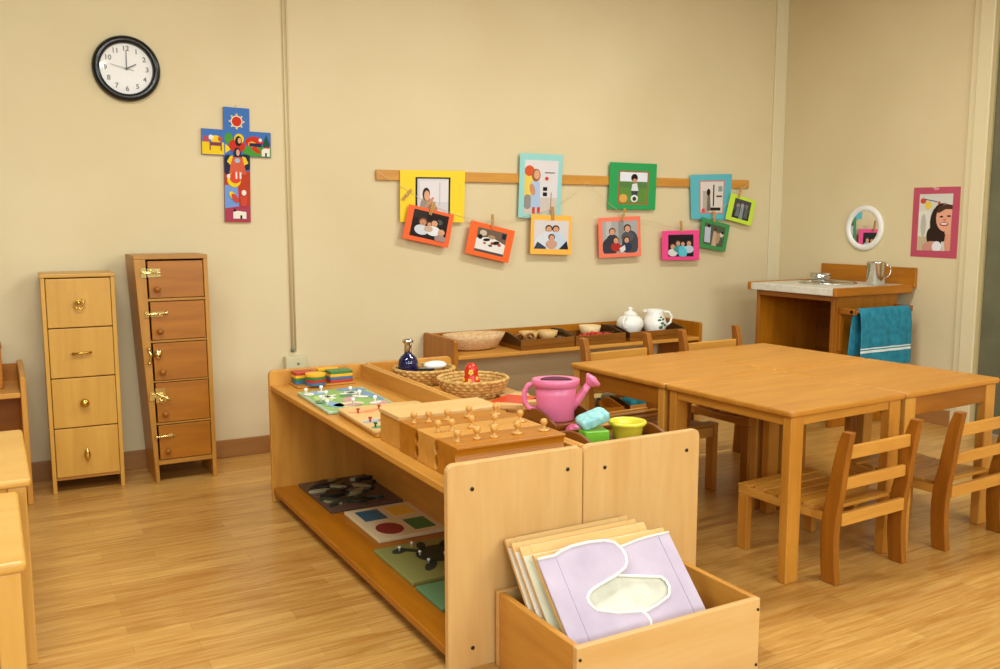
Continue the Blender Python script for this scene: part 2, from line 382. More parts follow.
MB().box((-.135, -.18, 0), (.135, .18, .014)).build('board', mat('cream_board', '#e2d2a4', .45), t, .003)
for nm, a, c in [('square', ('r', (-.06,.085,.045,.06,0)), '#2c6a84'), ('shape', ('r', (.06,.09,.045,.055,0)), '#ecc23f'), ('circle', ('e', (-.055,-.085,.05,.062,0)), '#8e2f2f'), ('square', ('r', (.065,-.08,.042,.06,0)), '#2f7f4a')]:
    m = MB(); decal(m, a[0], a[1], .0141, 0, 32); o = m.build(nm, cols(c)[0], t)
t = thing('turtle_puzzle', 'olive green board with a dark green turtle and white knobs on the bottom shelf', 'puzzle', (1.245, 2.655, ZB))
MB().box((-.155, -.17, 0), (.15, .16, .014)).build('board', mat('olive_board', '#8a8d4c', .5), t, .003)
m = MB(); decal(m, 'e', (.03, .02, .085, .075, .2), .0141, 0, 32); decal(m, 'e', (-.085, .1, .03, .02, .5), .0141, 0); decal(m, 'p', [(-.07,.09),(-.03,.055),(-.015,.075),(-.055,.11)], .0141, 0)
decal(m, 'e', (-.045, -.07, .045, .018, .9), .0141, 0); decal(m, 'e', (.1, -.06, .04, .018, -.7), .0141, 0); decal(m, 'e', (.09, .1, .04, .018, .7), .0141, 0); decal(m, 'e', (.0, .11, .035, .016, 1.2), .0141, 0)
m.build('turtle', mat('dark_green_felt', '#213526', .6), t)
for x, y in [(-.085,.1), (-.03,.12), (-.04,.03), (-.045,-.05), (.06,.03), (.1,-.05), (.03,-.02)]: knob_on(t, (x, y, .0153), .016, .0055)
t = MB().box((-.155, -.09, 0), (.15, .1, .013)).build('green_board', mat('green_board', '#5f8a5a', .5), None, .003)
t.location = (1.243, 2.36, ZB); tag(t, 'flat green board on the bottom shelf nearest the end panel', 'board')

# ---------------------------------------------------------------- items on the second unit
ZT = .5095
def basket(name_label, x, y, r, h, rz=0, sy=1.0):
    t = thing('wicker_basket', name_label, 'basket', (x, y, ZT), rz)
    m = MB(); nr = 48; rows = 5
    m.lathe([(0, .001), (r*.72, .001), (r*.72, .006), (0, .006)], n=nr, sy=sy)
    for j in range(rows+1):
        u = j/rows; rr = r*(.74+.26*u**.8); z = .006+(h-.010)*u; pts = []; th = (h/rows)*.62
        for k in range(nr*2):
            a = 2*PI*k/(nr*2); w = .0028*(1 if ((k//2+j) % 2) else -1)
            pts.append(((rr+w)*math.cos(a), (rr+w)*math.sin(a)*sy, z))
        m.tube(pts, th if j < rows else .0075, 6, 0, closed=True)
    m.build('bowl', noisy('woven_straw', '#dcb46c', '#b4853f', 70, .75, .5, bscale=90), t)
    return t
basket('round wicker basket holding a dark blue bottle and a white dish', 1.60, 3.50, .127, .064)
basket('round wicker basket holding a small red nesting doll', 1.652, 3.15, .137, .07)
t = thing('glass_bottle', 'dark blue glass bottle with silver neck standing in a wicker basket', 'bottle', (1.535, 3.52, ZT+.007)); t.scale = (1, 1, 1.18)
MB().lathe([(0, 0), (.04, 0), (.0425, .004), (.0425, .066), (.040, .078), (.031, .09), (.019, .098), (.0165, .102), (0, .102)], n=32).build('body', mat('cobalt_glass', '#0e1340', .06, spec=.8), t)
MB().lathe([(.0165, .1022), (.0155, .128), (.0165, .136), (.0235, .141), (.0245, .148), (.019, .154), (0, .156)], n=28).build('neck', STEEL, t)
t = MB().lathe([(0, 0), (.036, 0), (.05, .008), (.049, .017), (.039, .027), (.02, .032), (0, .033)], n=32).build('soap_dish', WHITEC)
t.location = (1.652, 3.50, ZT+.058); tag(t, 'white oval soap lying in the wicker basket beside the blue bottle', 'soap'); t.scale = (1.05, .75, .9)
t = MB().prism(rrect(-.035, -.02, .035, .02, .008), 'z', 0, .01).build('black_brush', BLACKP, None, .002)
t.location = (1.582, 3.44, ZT+.06); t.rotation_euler.z = -.4; t.scale = (1, .6, 1); tag(t, 'small black brush between the blue bottle and the white soap', 'brush')
# nesting doll
t = thing('nesting_doll', 'small red nesting doll with yellow flowers standing in a wicker basket', 'doll', (1.645, 3.15, ZT+.007), -.5); t.scale = (1, 1, 1.14)
MB().lathe([(0, 0), (.026, 0), (.034, .01), (.0365, .03), (.033, .05), (.0265, .062), (.026, .068), (.0275, .078), (.0245, .092), (.015, .103), (0, .107)], n=32).build('body', mat('red_lacquer', '#cf2f17', .25), t)
m = MB()
for a, z, r in [(-1.6,.075,.012), (-1.2,.03,.011), (-2.1,.025,.010), (-1.75,.048,.008), (-.9,.055,.008), (-2.5,.05,.009)]:
    R = .037 if z < .06 else .0275
    for k in range(5):
        b = 2*PI*k/5; m.lathe([(0, 0), (r*.4, 0), (r*.36, .0018), (0, .0022)], n=8, M=TR((R*math.cos(a)*.985, R*math.sin(a)*.985, z), (0, PI/2, a)) @ Matrix.Translation((r*.5*math.cos(b), r*.5*math.sin(b), 0)))
m.build('flowers', mat('yellow_enamel', '#f2cf4a', .3), t)
MB().box((-.05,-.012,0), (-.034,.004,.014)).build('base_block', BLACKP, t, .002)
# red book and wooden brushes on a dark tray
t = thing('red_book', 'flat bright red booklet under the wooden brushes between basket and watering can', 'book', (1.70, 2.925, ZT), -.95)
MB().box((-.06, -.10, 0), (.06, .10, .009)).build('pages', mat('dark_book_pages', '#2b2824', .6), t)
MB().box((-.063, -.103, .0092), (.063, .103, .0115)).build('cover', mat('red_cover', '#d33a1c', .35), t, .001)
def small_brush(label, x, y, z, rz, L):
    t = thing('wooden_brush', label, 'brush', (x, y, z), rz)
    MB().prism([(-L, -.016), (-L*.2, -.02), (L*.6, -.016), (L, -.006), (L, .006), (L*.6, .016), (-L*.2, .02), (-L, .016)], 'z', .01, .028).build('handle', wood('light', 'x'), t, .004)
    MB().box((-L*.95, -.014, 0), (-L*.1, .014, .0098)).build('bristles', mat('straw_bristles', '#c9a05a', .8), t, .001)
small_brush('pale wooden brush lying nearest the blocks beside the red booklet', 1.615, 2.80, ZT+.001, -.75, .055)
small_brush('pale wooden brush lying partly behind the watering can handle', 1.745, 2.79, ZT+.0035, -.2, .06)
t = thing('wooden_disc', 'flat pale wooden disc leaning behind the red booklet', 'disc', (1.77, 3.03, ZT+.001))
MB().lathe([(0, 0), (.06, 0), (.062, .004), (.06, .01), (0, .01)], n=30).build('disc', wood('light', 'x'), t)
t = thing('dark_tray', 'dark brown tray under the handle of the watering can', 'tray', (1.755, 2.79, ZT), 0)
# low tray sized to clear the can
MB().box((-.055, -.045, 0), (.06, .045, .0008)).build('tray_base', wood('dark', 'x'), t)
bpy.data.objects.remove([c for c in S.objects if c.parent == t][0]); bpy.data.objects.remove(t)
# carved wooden tray with raised curved handles
def curved_tray(label, x, y, sx, sy, rz, mw='brown', hh=.045, z=ZT):
    t = thing('wooden_tray', label, 'tray', (x, y, z), rz)
    MB().box((-sx, -sy, 0), (sx, sy, .007)).build('tray_base', wood(mw, 'x'), t, .001)
    for s in (-1, 1):
        prof = [(-sy, .007)]+[(-sy+2*sy*k/14, .016+hh*math.sin(PI*k/14)**1.4) for k in range(15)]+[(sy, .007)]
        inner = [(-sy*.42+.84*sy*k/8, .022+hh*.42*math.sin(PI*k/8)) for k in range(9)]
        e = MB().prism(prof, 'x', s*sx-.006, s*sx+.006).build('tray_handle', wood(mw, 'y'), t, .002)
        box('tray_rail', (-sx, s*sy-.005, .0072), (sx, s*sy+.005, .02), wood(mw, 'x'), t, .001)
    return t
curved_tray('brown wooden tray with curved ends under the pink watering can', 1.685, 2.58, .085, .13, 0, 'brown', .034)
t2 = curved_tray('brown wooden tray with curved ends under the yellow bucket', 1.675, 2.245, .14, .125, 0, 'brown', .03)
# pink watering can (its long axis runs across the view)
PINK = mat('pink_plastic', '#e3789c', .3); PINKD = mat('can_hollow_shade', '#4d0c2e', .6)
t = thing('watering_can', 'pink plastic toy watering can with spout towards the tables', 'watering can', (1.672, 2.575, ZT+.0075), -.5135); t.scale = (.96, .96, .94)
def oval(r1, r2, z, n=32): return [(r1*math.cos(2*PI*k/n), r2*math.sin(2*PI*k/n), z) for k in range(n)]
def loft(mb, rings, mi=0, cap0=True, cap1=True):
    n = len(rings[0]); vs = [p for r in rings for p in r]; fs = []
    for i in range(len(rings)-1):
        for k in range(n):
            k2 = (k+1) % n; fs.append((i*n+k, i*n+k2, (i+1)*n+k2, (i+1)*n+k))
    if cap0: fs.append(tuple(range(n-1, -1, -1)))
    if cap1: fs.append(tuple((len(rings)-1)*n+k for k in range(n)))
    mb.add(vs, fs, mi, True)
m = MB(); loft(m, [oval(.062, .049, 0), oval(.066, .052, .004), oval(.071, .057, .09), oval(.076, .061, .128)])
m.build('body', PINK, t)
m = MB()
loft(m, [oval(.077, .062, .124), oval(.083, .067, .125), oval(.086, .069, .150), oval(.084, .067, .152), oval(.07, .054, .1515), oval(.066, .05, .149)])
m.build('rim', PINK, t)
m = MB(); m.prism([(-.056, -.02), (.056, -.02)]+[(.056*math.cos(a), -.02+.062*math.sin(a)) for a in [PI*k/12 for k in range(13)]], 'z', .1492, .1525); m.build('opening_shade', PINKD, t)  # solid dark plate, shade of the can's hollow put into its colour
MB().tube([(-.076,0,.135), (-.098,0,.128), (-.112,0,.105), (-.112,0,.07), (-.098,0,.045), (-.068,0,.038)], .008, 10, flat=1.2).build('handle', PINK, t)
sp = MB().tube([(.055,0,.045), (.08,0,.075), (.102,0,.108), (.117,0,.130)], [.019, .016, .013, .013], 14).build('spout', PINK, t)
MB().lathe([(0, -.004), (.012, -.004), (.016, .004), (.03, .018), (.033, .024), (.03, .03), (0, .037)], n=26, M=TR((.117, 0, .130), (0, .75, 0))).build('rose', PINK, t)
# sand tools
t = thing('bucket', 'yellow plastic toy bucket behind the end panel', 'bucket', (1.728, 2.245, ZT+.0075))
MB().lathe([(0, 0), (.046, 0), (.048, .003), (.054, .042), (.062, .046), (.066, .052), (.064, .058), (.058, .059), (.053, .055), (.050, .045), (.045, .008), (0, .006)], n=40).build('body', mat('yellow_plastic', '#e9e04a', .3, Transmission_Weight=0) if False else mat('yellow_plastic', '#ddd03a', .3), t); t.scale = (.93, .93, .93)
t = thing('square_mould', 'bright green square plastic box beneath the pale blue sponge', 'box', (1.612, 2.262, ZT+.0075), -.25)
MB().prism(rrect(-.04, -.032, .04, .032, .005), 'z', 0, .036).build('body', mat('green_plastic', '#72b82c', .35), t, .003)
t = MB()
loft(t, [[(x*s, y*s, z) for x, y in rrect(-.05, -.031, .05, .031, .015)] for z, s in ((0, .86), (.006, 1), (.024, 1), (.03, .86))])
t = t.build('sponge', noisy('pale_blue_terry', '#a5d6cf', '#7fb9b8', 60, .8, .4), None)
t.location = (1.622, 2.28, ZT+.06); t.rotation_euler = (.25, -.3, -.15); tag(t, 'pale blue rounded sponge resting on the green square box', 'sponge')
t = thing('pink_mould', 'small dark pink toy mould lying beside the watering can', 'toy', (1.64, 2.41, ZT), .3)
MB().lathe([(0, 0), (.03, 0), (.028, .014), (.018, .024), (0, .028)], n=22, sx=1.1).build('shell', mat('rose_plastic', '#c4547a', .4), t)

# ---------------------------------------------------------------- tables
def table(label, ox, oy, sx, sy, h, rot, top, leg, apron, ah, dark, loc_is_corner=True, lx=.062, ly=.036, bev=.008, group=None, th=.022):
    t = thing('table', label, 'table', (ox, oy, 0), rot, group)
    MB().prism(rrect(0, 0, sx, sy, .014), 'z', h-th, h).build('tabletop', wood(top, 'x', .28), t, bev, 4)
    g = .012; z1 = h-th-.0005
    for ax in (0, 1):
        for ay in (0, 1):
            x0 = g if ax == 0 else sx-g-lx; y0 = g if ay == 0 else sy-g-ly
            box('leg', (x0, y0, 0), (x0+lx, y0+ly, z1), wood(leg, 'z'), t, .004, 3)
    am = wood(apron, 'x'); amy = wood(apron, 'y')
    q = .006
    box('apron', (g+lx+.0005, g+q, z1-ah), (sx-g-lx-.0005, g+q+.02, z1), am, t, .002)
    box('apron', (g+lx+.0005, sy-g-q-.02, z1-ah), (sx-g-lx-.0005, sy-g-q, z1), am, t, .002)
    box('apron', (g+q, g+ly+.0005, z1-ah), (g+q+.02, sy-g-ly-.0005, z1), amy, t, .002)
    box('apron', (sx-g-q-.02, g+ly+.0005, z1-ah), (sx-g-q, sy-g-ly-.0005, z1), amy, t, .002)
    return t
R0 = .0469; CO, SI = math.cos(R0), math.sin(R0)
O = (2.2194, 2.0239); TS, TY = .606, .602
def tp(u, v): return (O[0]+u*CO-v*SI, O[1]+u*SI+v*CO)
G = .004
for (u, v, lab, st) in [(0, 0, 'low square wooden table nearest the crate, with a shallow apron', ('orange', 'orange', 'orange', .032)),
                        (TS, 0, 'low square wooden table at the right edge, with a deep brown apron facing the camera', ('orange', 'honey', 'edge', .07)),
                        (0, TY, 'low square wooden table behind the nearest one, its deep brown apron beside the watering can', ('orange', 'honey', 'edge', .07)),
                        (TS, TY, 'low square wooden table in the far corner of the four, beside the toy sink', ('orange', 'honey', 'edge', .07))]:
    p = tp(u+G/2, v+G/2)
    table(lab, p[0], p[1], TS-G, TY-G, .587, R0, st[0], st[1], st[2], st[3], 0)
table('low light wooden table at the left edge, in front of the small shelf', -.62, 2.643, .684, .66, .52, 0, 'butter', 'butter', 'butter', .04, 0, lx=.045, ly=.045)
table('low wooden table with a rounded edge at the left edge, closest to the camera', -.62, 2.065, .652, .57, .495, 0, 'butter', 'butter', 'butter', .03, 0, lx=.05, ly=.045, bev=.011, th=.026)

# ---------------------------------------------------------------- chairs
def make_chair(label):
    t = thing('slatted_chair', label, 'chair')
    W_ = .195; D = .435; pt = .028
    def back_y(z):  # rear face line of the post
        return -.0-.032*(max(0, z-.22)/.3)**1.6+.012*math.sin(PI*min(1, z/.3))
    for s in (-1, 1):
        n = 12; H = .522
        rear = [(back_y(H*k/n), H*k/n) for k in range(n+1)]
        dep = lambda z: .058-.018*max(0, z-.25)/.27
        front = [(y+dep(z), z) for y, z in reversed(rear)]
        front[0] = (front[0][0]-.006, front[0][1]); 
        xo = s*W_; xi = s*(W_-pt)
        MB().prism(rear+front, 'x', min(xo, xi), max(xo, xi)).build('back_post', wood('edge', 'z'), t, .004, 3)
        box('leg', (min(xo, xi), D-.045, 0), (max(xo, xi), D, .205), wood('orange', 'z'), t, .004)
        # side rail with scooped top
        yy = [(.058+(D-.058)*k/10, .238-.012*math.sin(PI*k/10)) for k in range(11)]
        rail = [(D, .2055), (.058, .2055)]+yy
        MB().prism(rail, 'x', min(xo, xi)+.001, max(xo, xi)-.001).build('side_rail', wood('honey', 'y'), t, .002)
    xi = W_-pt-.0005
    ms = wood('honey', 'x')
    box('front_rail', (-xi, D-.022, .195), (xi, D-.002, .232), ms, t, .003)
    box('back_rail', (-xi, .006, .196), (xi, .024, .240), wood('honey', 'x'), t, .003)
    for i, (z0, z1) in enumerate(((.318, .358), (.425, .468))):
        y = back_y((z0+z1)/2)+.014
        box('back_slat', (-xi, y, z0), (xi, y+.016, z1), ms, t, .003)
    n = 7; a = .062; b = D+.004; w = (b-a)/n
    for i in range(n):
        y0 = a+i*w; k = (i+.5)/n; z = .2335-.010*math.sin(PI*k)
        last = i == n-1
        MB().box((-xi if not last else -W_, y0+.003, z-(.0 if not last else -.003)), (xi if not last else W_, y0+w-.003, z+.012)).build('seat_slat', wood('honey' if i % 2 else 'orange', 'x'), t, .002)
    return t
first = make_chair('slatted wooden chair at the nearest table, its back to the camera')
first.location = (2.563, 1.958, 0); first.rotation_euler.z = R0
ch = [('slatted wooden chair at the right edge, its back to the camera', (3.165, 1.975, 0), R0, 1),
      ('slatted wooden chair on the far side of the tables, nearer the watering can', (2.553, 3.40, 0), PI+R0, 1.05),
      ('slatted wooden chair on the far side of the tables, nearer the toy sink', (3.160, 3.43, 0), PI+R0, 1.03)]
for lab, loc, rz, sc in ch:
    c = copy_tree(first); c['label'] = lab; c.location = loc; c.rotation_euler.z = rz
    c.scale = (sc, sc, 1 if sc == 1 else 1.265)

# ---------------------------------------------------------------- crate with dressing frames
t = thing('crate', 'open pale wooden crate of padded frames on the floor before the shelf end panel', 'crate', (1.134, 1.648, 0))
cw, cdp, chh, tk = .583, .388, .213, .018
box('front_board', (0, 0, 0), (cw, tk, chh), wood('pale', 'x'), t, .003)
box('back_board', (0, cdp-tk, 0), (cw, cdp, chh), wood('pale', 'x'), t, .003)
box('side_board', (0, tk+.0005, 0), (tk, cdp-tk-.0005, chh), wood('honey', 'y'), t, .003)
box('side_board', (cw-tk, tk+.0005, 0), (cw, cdp-tk-.0005, chh), wood('honey', 'y'), t, .003)
box('bottom_board', (tk+.0005, tk+.0005, .002), (cw-tk-.0005, cdp-tk-.0005, .012), wood('honey', 'x'), t, .001)
for (x, z) in ((.009, chh-.03), (cw-.009, chh-.03), (.009, .03), (cw-.009, .03)):
    MB().lathe([(0, 0), (.004, 0), (.004, .002), (0, .002)], M=TR((x, -.0005, z), (PI/2, 0, 0)), n=10).build('screw_hole', SCREW, t)
LIL = noisy('lilac_cotton', '#c5b6c4', '#b7a8b8', 9, .85, .15, bscale=25); PIPE = mat('white_piping', '#f3efe2', .7); GAUZE = noisy('cream_gauze', '#d9d6c4', '#c9c5b2', 20, .9, .2)
def dress_frame(label, yb, yt, zt, x0, wd, cloth, zb=.0135):
    """wooden frame leaning from (yb, zb) up to (yt, zt)"""
    L = math.hypot(yt-yb, zt-zb); ang = math.atan2(zt-zb, yt-yb)
    t = thing('dressing_frame', label, 'dressing frame', (x0, yb, zb), 0, None)
    t.rotation_euler = (ang, 0, 0)       # local y runs up the frame, local z towards the back-up side
    m = MB(); q = .03; th = .012
    m.box((0, 0, 0), (q, L, th)).box((wd-q, 0, 0), (wd, L, th)).box((q, 0, 0), (wd-q, q, th)).box((q, L-q, 0), (wd-q, L, th))
    m.build('frame', wood('light', 'x'), t, .002)
    return t, L
def pad(pts_u, z, th, M=None): pass
# front frame with lilac flaps; local z negative-ish faces the back, so the cloth sits on +z side
FW = .425
t, L = dress_frame('wooden frame covered in lilac padded cloth with white piping, foremost in the crate', 1.690, 1.908, .342, 1.168, FW, 1, .118)
th = .0122
def cloth(name, ring, z0, z1, m, bevel=.004):
    return MB().prism(ring, 'z', z0, z1).build(name, m, t, bevel, 3)
TOP = L-.020
cloth('inner_layer', [(.02, .02), (FW-.02, .02), (FW-.02, TOP-.03), (.02, TOP-.03)], th, th+.002, GAUZE, .0005)
lt = [(-.003, .0), (.049, 0), (.075, -.009), (.105, -.015), (.16, -.0165), (.212, -.012), (.238, -.001), (.251, .018), (.255, .04), (.25, .058), (.237, .072), (.195, .088), (.138, .101), (.112, .109), (.099, .117), (.091, .127), (.091, .137), (.096, .150), (.104, .160), (.16, .18), (.226, .190), (.238, .203), (.242, .220), (.232, .245), (.212, .262), (.184, .270)]
cloth('left_flap', [(-.003, .008)]+[(x, TOP-w) for x, w in lt], th+.0087, th+.016, LIL, .003)
rt = [(.22, .012), (.269, .010), (.31, .004), (.343, .001), (.383, 0), (FW+.003, 0)]
eye = [(.205, .084), (.259, .097), (.300, .107), (.335, .115), (.346, .128), (.348, .145), (.338, .164), (.328, .171), (.283, .184), (.237, .193)]
cloth('right_flap', [(x, TOP-w) for x, w in rt]+[(FW+.003, .008), (.195, .008), (.23, TOP-.24)]+[(x, TOP-w) for x, w in reversed(eye)], th+.0022, th+.0085, LIL, .0025)
pz = th+.0165
m = MB(); m.tube([(x, TOP-w, pz) for x, w in lt], .0038, 8)
m.tube([(x, TOP-w, th+.0095) for x, w in eye], .0038, 8); m.tube([(x, TOP-w, th+.009) for x, w in rt], .003, 8)
m.build('piping', PIPE, t)
m = MB(); m.tube([(.05, .012, pz-.0008), (.05, TOP-.006, pz-.0008)], .001, 6); m.tube([(.388, .012, th+.0084), (.388, TOP-.006, th+.0084)], .001, 6)
m.build('seam', mat('lilac_thread', '#9d8fae', .8), t)
for i, (lab, cm_, a) in enumerate([('wooden frame with pale green gauze, directly behind the lilac one in the crate', mat('green_gauze', '#d6d3b4', .85), (1.712, 1.968, .344, 1.163, .410, .060)), ('wooden frame with cream cloth, third from the front in the crate', mat('pale_cloth', '#ddd0bc', .8), (1.730, 2.002, .345, 1.159, .408, .030)), ('wooden frame standing rearmost in the crate against its back board', mat('cream_cloth', '#e0d3b6', .8), (1.765, 2.036, .346, 1.158, .406, .018))]):
    t, L = dress_frame(lab, a[0], a[1], a[2], a[3], a[4], 1, a[5])
    cloth('cloth_panel', [(-.002, .02), (a[4]+.002, .02), (a[4]+.002, L-.028), (-.002, L-.028)], th, th+.005, cm_, .002)

# ---------------------------------------------------------------- drawer cabinet
t = thing('drawer_cabinet', 'narrow pale wooden cabinet with four drawers, each with a different brass pull', 'cabinet', (.188, 4.33, 0), -.03)
CW, CH, CD = .294, .968, .245; sd = .017
for x in (0, CW-sd): box('side_panel', (x, 0, 0), (x+sd, CD, CH-.016), wood('drawer', 'z'), t, .002)
box('top_board', (-.002, -.004, CH-.0155), (CW+.002, CD, CH), wood('drawer', 'x'), t, .003)
box('back_board', (sd+.0005, CD-.01, .06), (CW-sd-.0005, CD, CH-.016), wood('brown', 'z'), t, .001)
box('bottom_board', (sd+.0005, .006, .058), (CW-sd-.0005, CD-.011, .070), wood('honey', 'x'), t, .001)
zz = [.0715, .2925, .515, .7345, .951]
for i in range(4):
    z0, z1 = zz[i]+.001, zz[i+1]-.0035
    d = box('drawer', (sd+.002, -.004, z0), (CW-sd-.002, .19, z1), wood('drawer', 'z'), t, .003)
    cx, cz = CW/2-.002, (z0+z1)/2
    A = TR((cx, -.0045, cz), (PI/2, 0, 0))
    if i == 3:
        m = MB(); m.lathe([(0, 0), (.011, 0), (.009, .012), (.006, .016), (0, .017)], n=16, M=A)
        m.tube([(cx+.019*math.cos(a), -.022, cz-.006+.019*math.sin(a)) for a in [2*PI*k/20 for k in range(20)]], .0035, 8, closed=True)
        m.box((cx+.012, -.02, cz+.01), (cx+.026, -.0045, cz+.018)); m.build('ring_pull', BRASS, d)
    elif i == 2:
        m = MB(); m.tube([(cx-.04, -.02, cz-.003), (cx+.04, -.02, cz+.001)], .0055, 10)
        for s in (-1, 1): m.tube([(cx+s*.032, -.0045, cz), (cx+s*.032, -.02, cz)], .004, 8)
        m.build('bar_handle', BRASS, d)
    elif i == 1: MB().lathe([(0, 0), (.014, 0), (.014, .002), (.006, .004), (.006, .014), (.017, .018), (.019, .026), (.012, .034), (0, .036)], n=22, M=A).build('knob', BRASS, d)
    else:
        m = MB(); m.lathe([(0, 0), (.009, 0), (.008, .012), (.002, .014), (0, .014)], n=16, M=A)
        m.lathe([(0, -.032), (.008, -.02), (.013, 0), (.008, .02), (0, .032)], (cx, -.022, cz-.012), 14, sy=.5); m.build('leaf_pull', BRASS, d)

# ---------------------------------------------------------------- locker with latches (narrower at the foot)
LY = 4.283
t = thing('lock_cabinet', 'narrow brown wooden cabinet of five small doors, each with a different latch', 'cabinet', (.558, LY, 0))
LH_ = 1.043; BL, BR_, TL, TR_ = .053, .325, 0, .318
def ex(z): return BL+(TL-BL)*z/LH_, BR_+(TR_-BR_)*z/LH_
def sheared(x0f, x1f, z0, z1, y0, y1, name, m, par, bevel=.002):
    a0, a1 = x0f(z0), x1f(z0); b0, b1 = x0f(z1), x1f(z1)
    return MB().prism([(a0, z0), (a1, z0), (b1, z1), (b0, z1)], 'y', y0, y1).build(name, m, par, bevel)
lf = lambda z: ex(z)[0]; rf = lambda z: ex(z)[1]
st = lambda z: .016+.034*z/LH_           # left stile widens upward
sheared(lf, lambda z: lf(z)+st(z), 0, LH_-.018, 0, .27, 'side_panel', wood('ochre', 'z'), t)
sheared(lambda z: rf(z)-.019, rf, 0, LH_-.018, 0, .27, 'side_panel', wood('ochre', 'z'), t)
sheared(lf, rf, LH_-.0178, LH_, -.001, .27, 'top_board', wood('ochre', 'x'), t)
li = lambda z: lf(z)+st(z)+.0005; ri = lambda z: rf(z)-.0195
sheared(li, ri, .08, LH_-.0182, .26, .27, 'back_board', wood('brown', 'z'), t)
DR = [(.108, .272), (.281, .468), (.475, .650), (.660, .837), (.850, 1.02)]
zs = [.085]+[DR[k][1] for k in range(5)]
ze = [.107]+[DR[k+1][0] for k in range(4)]
for k in range(5): sheared(li, ri, zs[k]+.0006, ze[k]-.0006, .001, .259, 'shelf_divider', wood('ochre', 'x'), t, .001)
latch = mat('polished_brass', '#e6d08a', .2, 1)
for k, (z0, z1) in enumerate(DR):
    d = sheared(lambda z: li(z)+.007, lambda z: ri(z)-.003, z0+.002, z1-.003, -.002, .014, 'door', wood('locker', 'x'), t, .002)
    x = li((z0+z1)/2)+.007
    MB().lathe([(0, 0), (.006, 0), (.006, .008), (.013, .013), (.014, .02), (.008, .026), (0, .027)], n=18, M=TR((x+.034, -.0025, z0+.042), (PI/2, 0, 0))).build('knob', wood('edge', 'z'), d)
    zc = z0+(z1-z0)*.68; y = -.0025
    m = MB()
    if k == 4:
        m.box((x-.032, y-.003, zc-.022), (x-.008, y, zc+.022)); m.box((x-.004, y-.003, zc-.02), (x+.052, y, zc+.02)); m.tube([(x-.028, y-.008, zc), (x+.05, y-.008, zc)], .005, 8)
        m.box((x+.008, y-.012, zc-.012), (x+.016, y-.003, zc+.012)); m.box((x+.034, y-.012, zc-.012), (x+.042, y-.003, zc+.012)); nm = 'slide_bolt'
    elif k == 3:
        m.box((x-.026, y-.003, zc-.014), (x-.008, y, zc+.014)); m.box((x-.002, y-.003, zc-.012), (x+.052, y, zc+.012)); m.tube([(x-.022, y-.009, zc), (x+.072, y-.009, zc+.004)], .0058, 10); m.lathe([(0, 0), (.006, 0), (.005, .016), (0, .018)], n=10, M=TR((x+.03, y-.012, zc), (PI/2, 0, 0))); nm = 'barrel_bolt'
    elif k == 2:
        m.tube([(x-.024, y-.006, zc+.03), (x-.012, y-.012, zc+.005), (x-.018, y-.008, zc-.03)], .006, 8)
        for dz in (.032, -.032): m.lathe([(0, -.009), (.008, -.004), (.009, 0), (.008, .004), (0, .009)], (x-.02, y-.01, zc+dz), 12)
        m.lathe([(0, 0), (.015, 0), (.017, .004), (.012, .012), (.014, .02), (0, .022)], n=18, sy=1.35, M=TR((x+.018, y, zc+.004), (PI/2, 0, 0))); nm = 'turn_latch'
    elif k == 1:
        m.box((x-.03, y-.003, zc-.02), (x-.008, y, zc+.022)); m.box((x-.004, y-.003, zc-.032), (x+.042, y, zc+.034)); m.box((x-.02, y-.011, zc-.008), (x+.03, y-.004, zc+.012))
        m.tube([(x+.004, y-.016, zc+.01), (x+.06, y-.024, zc-.02)], .0055, 8); m.lathe([(0, 0), (.012, 0), (.010, .01), (0, .012)], n=14, M=TR((x+.02, y-.003, zc-.022), (PI/2, 0, 0))); nm = 'hasp'
    else:
        m.lathe([(0, 0), (.008, 0), (.006, .012), (0, .013)], n=12, M=TR((x-.012, y, zc), (PI/2, 0, 0))); m.tube([(x-.014, y-.010, zc), (x+.056, y-.010, zc+.003), (x+.062, y-.004, zc-.004)], .0038, 8); m.box((x+.04, y-.006, zc-.006), (x+.07, y, zc+.01)); nm = 'hook'
    m.build(nm, latch, d, .0006, 1)

# ---------------------------------------------------------------- small shelf at the left edge
t = thing('low_shelf', 'low wooden shelf at the left edge against the back wall', 'shelf', (-.55, 4.22, 0))
for x in (0, .635): MB().prism([(0, 0), (.37, 0), (.37, .575), (.33, .575), (.0, .548)], 'x', x, x+.022).build('end_panel', wood('honey', 'z'), t, .004, 3)
box('top_shelf', (.0225, .004, .462), (.6345, .36, .484), wood('honey', 'x'), t, .003)
box('bottom_shelf', (.0225, .004, .06), (.6345, .36, .08), wood('honey', 'x'), t, .003)
box('back_panel', (.0225, .361, .04), (.6345, .369, .56), wood('amber', 'x'), t, .001)
t = thing('wooden_case', 'upright brown wooden case standing on the small shelf at the left edge', 'case', (-.26, 4.36, .4845))
box('case_body', (0, 0, 0), (.285, .14, .172), wood('amber', 'z'), t, .003)
box('case_lid', (-.003, -.003, .1725), (.288, .143, .186), wood('edge', 'x'), t, .002)

# ---------------------------------------------------------------- shelf along the back wall
t = thing('long_wall_shelf', 'long low two-level wooden shelf against the back wall under the photographs', 'shelf', (2.095, 4.20, 0))
SL = 1.70; SD = .39
for x in (0, SL-.022):
    MB().prism(rrect(0, 0, SD, .576, .015, (0,0,1,1)), 'x', x, x+.022).build('end_panel', wood('amber', 'z'), t, .003, 3)
box('top_shelf', (.0225, .0, .468), (SL-.0225, SD-.002, .488), wood('honey', 'x'), t, .003)
box('back_rail', (.0225, SD-.014, .4885), (SL-.0225, SD-.001, .568), wood('amber', 'x'), t, .002)
box('bottom_shelf', (.0225, .0, .035), (SL-.0225, SD-.002, .055), wood('honey', 'x'), t, .003)
ZS = .4885; 
